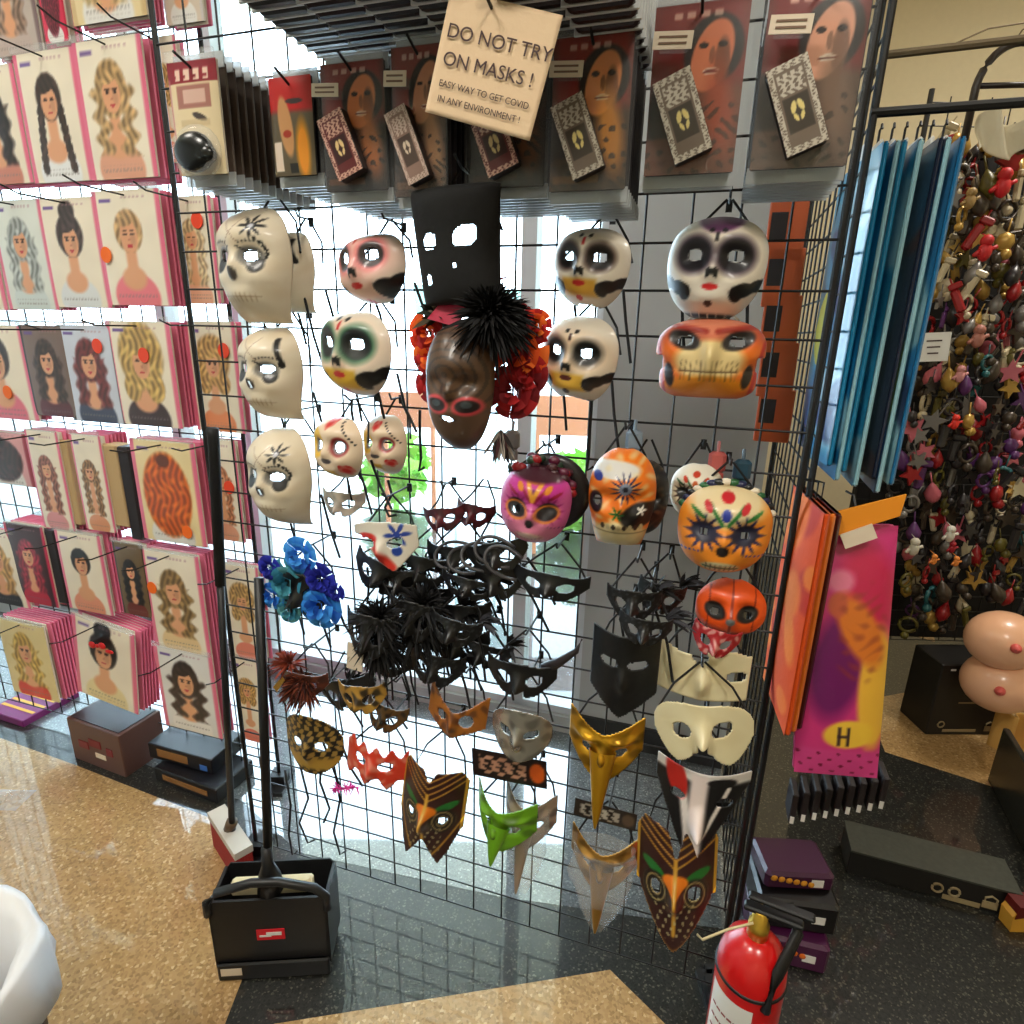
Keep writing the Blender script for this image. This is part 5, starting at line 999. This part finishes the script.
# candy boxes by the extinguisher
P = onfloor(795, 960); k = zc(P)/FPX
for i, (dx, dy, z0, w, d, h, c1, c2, lab) in enumerate(((-.01, .06, 0, .18, .16, .085, (70, 16, 60), (224, 110, 30), 'purple box with orange lettering, bottom of the stack beside the extinguisher'), (-.0, .08, .087, .19, .15, .09, (14, 12, 14), (120, 116, 110), 'black box with white tag, on top of the purple one'), (.0, .10, .179, .17, .12, .05, (60, 14, 50), (222, 150, 40), 'purple and amber bag on top of the black box'))):
    o = empty('treat_box', P+Vector((dx, dy, z0)), (0, 0, math.radians(-14+6*i))); tag(o, lab, 'box')
    b = MB(); b.bbox((0, 0, h/2), (w, d, h), .008); b.build('box', mat('treat%d' % i, c1, .4, coat=.3), o)
    b = MB()
    for q in range(6): b.ball((-w*.38+q*w*.11, -d/2-.0005, h*.72-q*.003), .009, 8, (1, .25, 1))
    b.build('round_lettering', mat('treat_print%d' % i, c2, .5), o, True)
    b = MB(); b.box((w*.25, -d/2-.001, h*.5), (.03, .001, .022)); b.build('white_tag', WHITE, o)
# fire extinguisher
d = ray(757, 935); zt = .44; P = EYE+d*((zt-EYE.z)/d.z); o = empty('fire_extinguisher', (P.x, P.y, 0), (0, 0, math.radians(-25))); tag(o, 'red fire extinguisher standing on the floor at the foot of the grid', 'fire extinguisher')
RED = mat('extinguisher_red', (205, 14, 16), .28, coat=.6); R_ = .062
b = MB(); b.lathe([(.001, 0), (R_*.96, 0), (R_, .01), (R_, .36), (R_*.97, .385), (R_*.82, .415), (R_*.5, .436), (R_*.3, .442)], 36); b.build('cylinder', RED, o, True)
b = MB(); b.lathe([(R_+.0006, .352), (R_+.0025, .354), (R_+.0025, .358), (R_+.0006, .360)], 36); b.build('dark_band', BLKP, o, True)
b = MB(); b.lathe([(R_*.3, .44), (R_*.3, .47), (R_*.22, .475), (R_*.22, .50)], 16); b.build('valve', mat('brass', (200, 160, 60), .3, .8), o, True)
b = MB(); b.bbox((.02, 0, .50), (.10, .02, .012), .003); b.bbox((.03, 0, .525), (.11, .018, .010), .003); b.build('handle', BLKP, o)
b = MB(); b.tube([(.01, .012, .49), (.05, .03, .50), (.066, .02, .46), (.04, -.045, .42), (.03, -.055, .34)], .010, 8); b.build('hose', mat('hose_black', (16, 16, 18), .4), o, True)
b = MB(); vs = []; fs = []
for j in range(10):
    a = math.radians(-160+j*9)
    for zz in (.12, .33): vs.append(((R_+.001)*math.cos(a), (R_+.001)*math.sin(a), zz))
b.add(vs, [(2*j, 2*j+2, 2*j+3, 2*j+1) for j in range(9)]); b.build('white_label', WHITE, o, True)
b = MB()
for j in range(6):
    a0_, a1_ = math.radians(-150), math.radians(-95); z0 = .14+j*.028
    for q in range(5):
        t0, t1 = a0_+(a1_-a0_)*q/5, a0_+(a1_-a0_)*(q+.8)/5; b.add([((R_+.0022)*math.cos(t), (R_+.0022)*math.sin(t), zz) for t, zz in ((t0, z0), (t1, z0), (t1, z0+.005), (t0, z0+.005))], [(0, 1, 2, 3)])
b.build('printed_lines', mat('label_ink', (150, 70, 70), .6), o)
b = MB(); b.tube([(-.01, -.01, .475), (-.05, -.03, .46), (-.09, -.05, .435), (-.10, -.04, .43)], .0025, 5); b.build('safety_cord', mat('cream_cord', (220, 205, 160), .6), o, True)
# ================================================================ broom and lobby dustpan
P0 = onfloor(234, 862); Pt = atY(213, 428, P0.y-.06); o = empty('broom', P0); tag(o, 'broom with long black handle and red head standing left of the dustpan', 'broom')
ax = (Pt-P0); b = MB(); s0 = ax*.09; b.tube([s0, ax*.72], .009, 10); b.build('handle', BLKP, o, True); b = MB(); b.tube([ax*.70, ax*.985, ax], .0125, 10); b.build('grip', mat('black_rubber', (12, 12, 12), .7), o, True)
MR = Matrix.Rotation(-TH-math.radians(28), 3, 'Z')
b = MB(); b.box(Vector((0, 0, .05)), (.2, .045, .10), MR); q = b.build('bristles', mat('red_bristles', (150, 20, 20), .7, bump=1, bscale=200), o); b = MB(); b.box(Vector((0, 0, .112)), (.205, .05, .022), MR); q.parent = o; b.build('head', mat('grey_white', (196, 190, 180), .5), o)
b = MB(); b.tube([Vector((0, 0, .12)), ax*.12], .016, 10); b.build('socket', mat('brown_socket', (90, 70, 50), .5), o, True)
P0 = onfloor(276, 975); Tp = atY(259, 578, P0.y+.12); o = empty('dustpan', P0, (0, 0, -TH+math.radians(22))); tag(o, 'black upright lobby dustpan with red label and long handle', 'dustpan')
Rm = Matrix.Rotation(TH-math.radians(22), 3, 'Z')
w, h, d_ = .268, .235, .11; DP = mat('dustpan_black', (26, 26, 27), .42)
b = MB(); fr = [(-w/2*.93, 0), (w/2*.93, 0), (w/2, h*.25), (w/2, h*.92), (w/2*.9, h), (-w/2*.9, h), (-w/2, h*.92), (-w/2, h*.25)]; b.prism(fr, 0, .006); b.prism([(x*.99, z) for x, z in fr], d_-.004, d_)
b.box((-w/2+.004, d_/2, h*.55), (.008, d_, h*.8)); b.box((w/2-.004, d_/2, h*.55), (.008, d_, h*.8)); b.box((0, d_/2, .004), (w*.9, d_, .008)); b.build('pan', DP, o)
b = MB(); b.bbox((0, -.004, h*.12), (w*.97, .012, h*.22), .004); b.build('lip', mat('lip_black', (10, 10, 11), .5), o)
b = MB(); b.tube([(-w/2, .0, h*.85), (-w/2, .0, h*1.0), (-w/2*.82, .0, h*1.12), (-.03, .0, h*1.22), (.03, 0, h*1.22), (w/2*.82, .0, h*1.12), (w/2, 0, h*1.0), (w/2, 0, h*.85)], .010, 8); b.build('rim', DP, o, True)
b = MB(); b.box((0, -.001, h*.56), (w*.24, .002, h*.13)); q = b.build('brand_label', mat('red_label', (214, 26, 40), .4), o)
b = MB(); b.box((.008, -.003, h*.575), (w*.13, .001, h*.04)); b.box((-.012, -.003, h*.55), (w*.10, .001, h*.02)); b.build('label_mark', WHITE, q)
b = MB(); b.box((-w*.36, -.0115, h*.14), (w*.18, .001, h*.09)); b.build('care_label', WHS, o)
b = MB(); b.bbox((0, .045, h*.98), (w*.7, .03, .035), .006); b.build('cream_insert', mat('cream_insert', (214, 200, 160), .6), o)
hv = Rm @ (Tp-P0); b = MB(); b.tube([(0, .03, h*1.18), Vector((0, .03, h*1.18)).lerp(hv, .5), hv], .0105, 10); b.build('handle', BLKP, o, True); b = MB(); b.lathe([(.03, h*1.0), (.026, h*1.15), (.014, h*1.3), (.011, h*1.5)], 12, (0, .03, 0)); b.build('handle_socket', DP, o, True)
# ================================================================ waste bin with liner
d = ray(-92, 1000); zt = .60; P = EYE+d*((zt-EYE.z)/d.z); o = empty('waste_bin', (P.x-.02, P.y, 0)); tag(o, 'dark waste bin with white liner at the lower left corner', 'waste bin')
b = MB(); b.lathe([(.001, 0), (.12, 0), (.125, .01), (.148, .57), (.152, .60), (.146, .60), (.12, .02), (.001, .02)], 32); b.build('bin', mat('bin_brown', (34, 24, 22), .5), o, True)
b = MB(); n = 48; vs = []; fs = []; prof = [(.098, .25), (.118, .5), (.134, .60), (.154, .622), (.166, .61), (.170, .56), (.174, .515)]
for i, (r, z) in enumerate(prof):
    for j in range(n):
        q = 2*math.pi*j/n; rr_ = r+(.006*math.sin(7*q+i)+.004*math.sin(13*q))*(i/6)**1.0; vs.append((rr_*math.cos(q), rr_*math.sin(q), z+(.012*math.sin(5*q+1)+.008*math.sin(11*q))*(i > 3)*(i-3)/3))
for i in range(len(prof)-1):
    for j in range(n): fs.append((i*n+j, i*n+(j+1) % n, (i+1)*n+(j+1) % n, (i+1)*n+j))
b.add(vs, fs); b.build('liner', mat('white_liner', (226, 226, 228), .35, bump=.4, bscale=30), o, True, .0012)
# ================================================================ cartons under the wig rack
def boxat(px, py, w, d, h, rz, m, nm, lab, cat='carton', extra=None, z0=0):
    P = onfloor(px, py); o = empty(nm, P+Z*z0, (0, 0, math.radians(rz)-TH)); tag(o, lab, cat); b = MB(); b.bbox((0, d/2, h/2), (w, d, h), .003); b.build('box', m, o); return o
o = boxat(100, 768, .26, .16, .17, -4, mat('brown_print', (92, 62, 54), .45), 'gift_carton', 'brown printed carton with dark red lettering on the floor under the wig rack')
b = MB(); b.box((0, .08, .1715), (.24, .14, .003)); b.build('top_print', mat('black_top', (36, 26, 26), .4), o)
for i, (x, z, s) in enumerate(((-.06, .08, .05), (.0, .10, .06), (.07, .085, .03))):
    b = MB(); b.bbox((x, -.001, z), (s, .004, .03), .0015); b.build('lettering_block', mat('oxblood', (120, 22, 30), .5), o)
b = MB(); b.box((.02, -.0015, .055), (.05, .002, .018)); b.build('white_strip', WHS, o)
o = boxat(186, 792, .28, .16, .055, -4, mat('black_blue_box', (16, 16, 22), .4), 'toy_carton', 'low black carton right of the brown one, lower of two')
b = MB(); b.box((0, -.0012, .028), (.2, .0012, .02)); b.build('gold_print', mat('print_gold', (140, 96, 50), .5), o)
o = boxat(183, 780, .27, .15, .06, 0, mat('black_blue_box'), 'toy_carton', 'low black carton right of the brown one, upper of two', z0=.057)
b = MB(); b.box((-.03, -.0012, .032), (.13, .0012, .03)); b.build('gold_print', mat('print_gold'), o)
b = MB(); b.box((.10, -.0012, .02), (.03, .0012, .02)); b.build('blue_print', mat('print_blue', (60, 110, 190), .5), o)
o = boxat(6, 722, .20, .22, .03, -2, mat('magenta_box', (120, 24, 100), .4), 'striped_carton', 'flat magenta carton with yellow stripes at the left edge')
for i in range(4):
    b = MB(); b.box((0, .05+.04*i, .0306), (.18, .012, .0012)); b.build('yellow_stripe', mat('yellow_stripe', (226, 170, 60), .5), o)
# clear crumpled wrapper
P = onfloor(8, 800); b = MB(); rr = random.Random(4); vs = []; n = 10
for i in range(n+1):
    for j in range(n+1): vs.append(((i/n-.5)*.12, (j/n-.5)*.09, .012+.03*rr.random()*math.sin(math.pi*i/n)*math.sin(math.pi*j/n)))
b.add(vs, [(i*(n+1)+j, (i+1)*(n+1)+j, (i+1)*(n+1)+j+1, i*(n+1)+j+1) for i in range(n) for j in range(n)]); o = b.build('plastic_wrapper', mat('wrapper', (236, 236, 236), .15, alpha=.35)); o.location = P-Z*.011; tag(o, 'clear crumpled plastic wrapper on the tan floor', 'wrapper')
# small litter
for i, (x, y) in enumerate(((1013, 923), (872, 868))):
    P = onfloor(x, y); b = MB(); b.prism([(-.015, 0), (.015, 0), (.012, .002), (-.01, .003)], -.008, .008); o = b.build('paper_scrap', WHITE); o.location = P+Z*.0005; tag(o, ['white paper scrap at the right edge of the dark floor', 'pale paper scrap near the left end of the long carton'][i], 'scrap')

# things that nothing tells apart share a group
seen = {}
for ob in list(S.objects):
    if ob.parent is None and ob.get('label'): seen.setdefault(ob['label'], []).append(ob)
for L_, obs in seen.items():
    if len(obs) > 1:
        for ob in obs:
            if not ob.get('group'): ob['group'] = L_
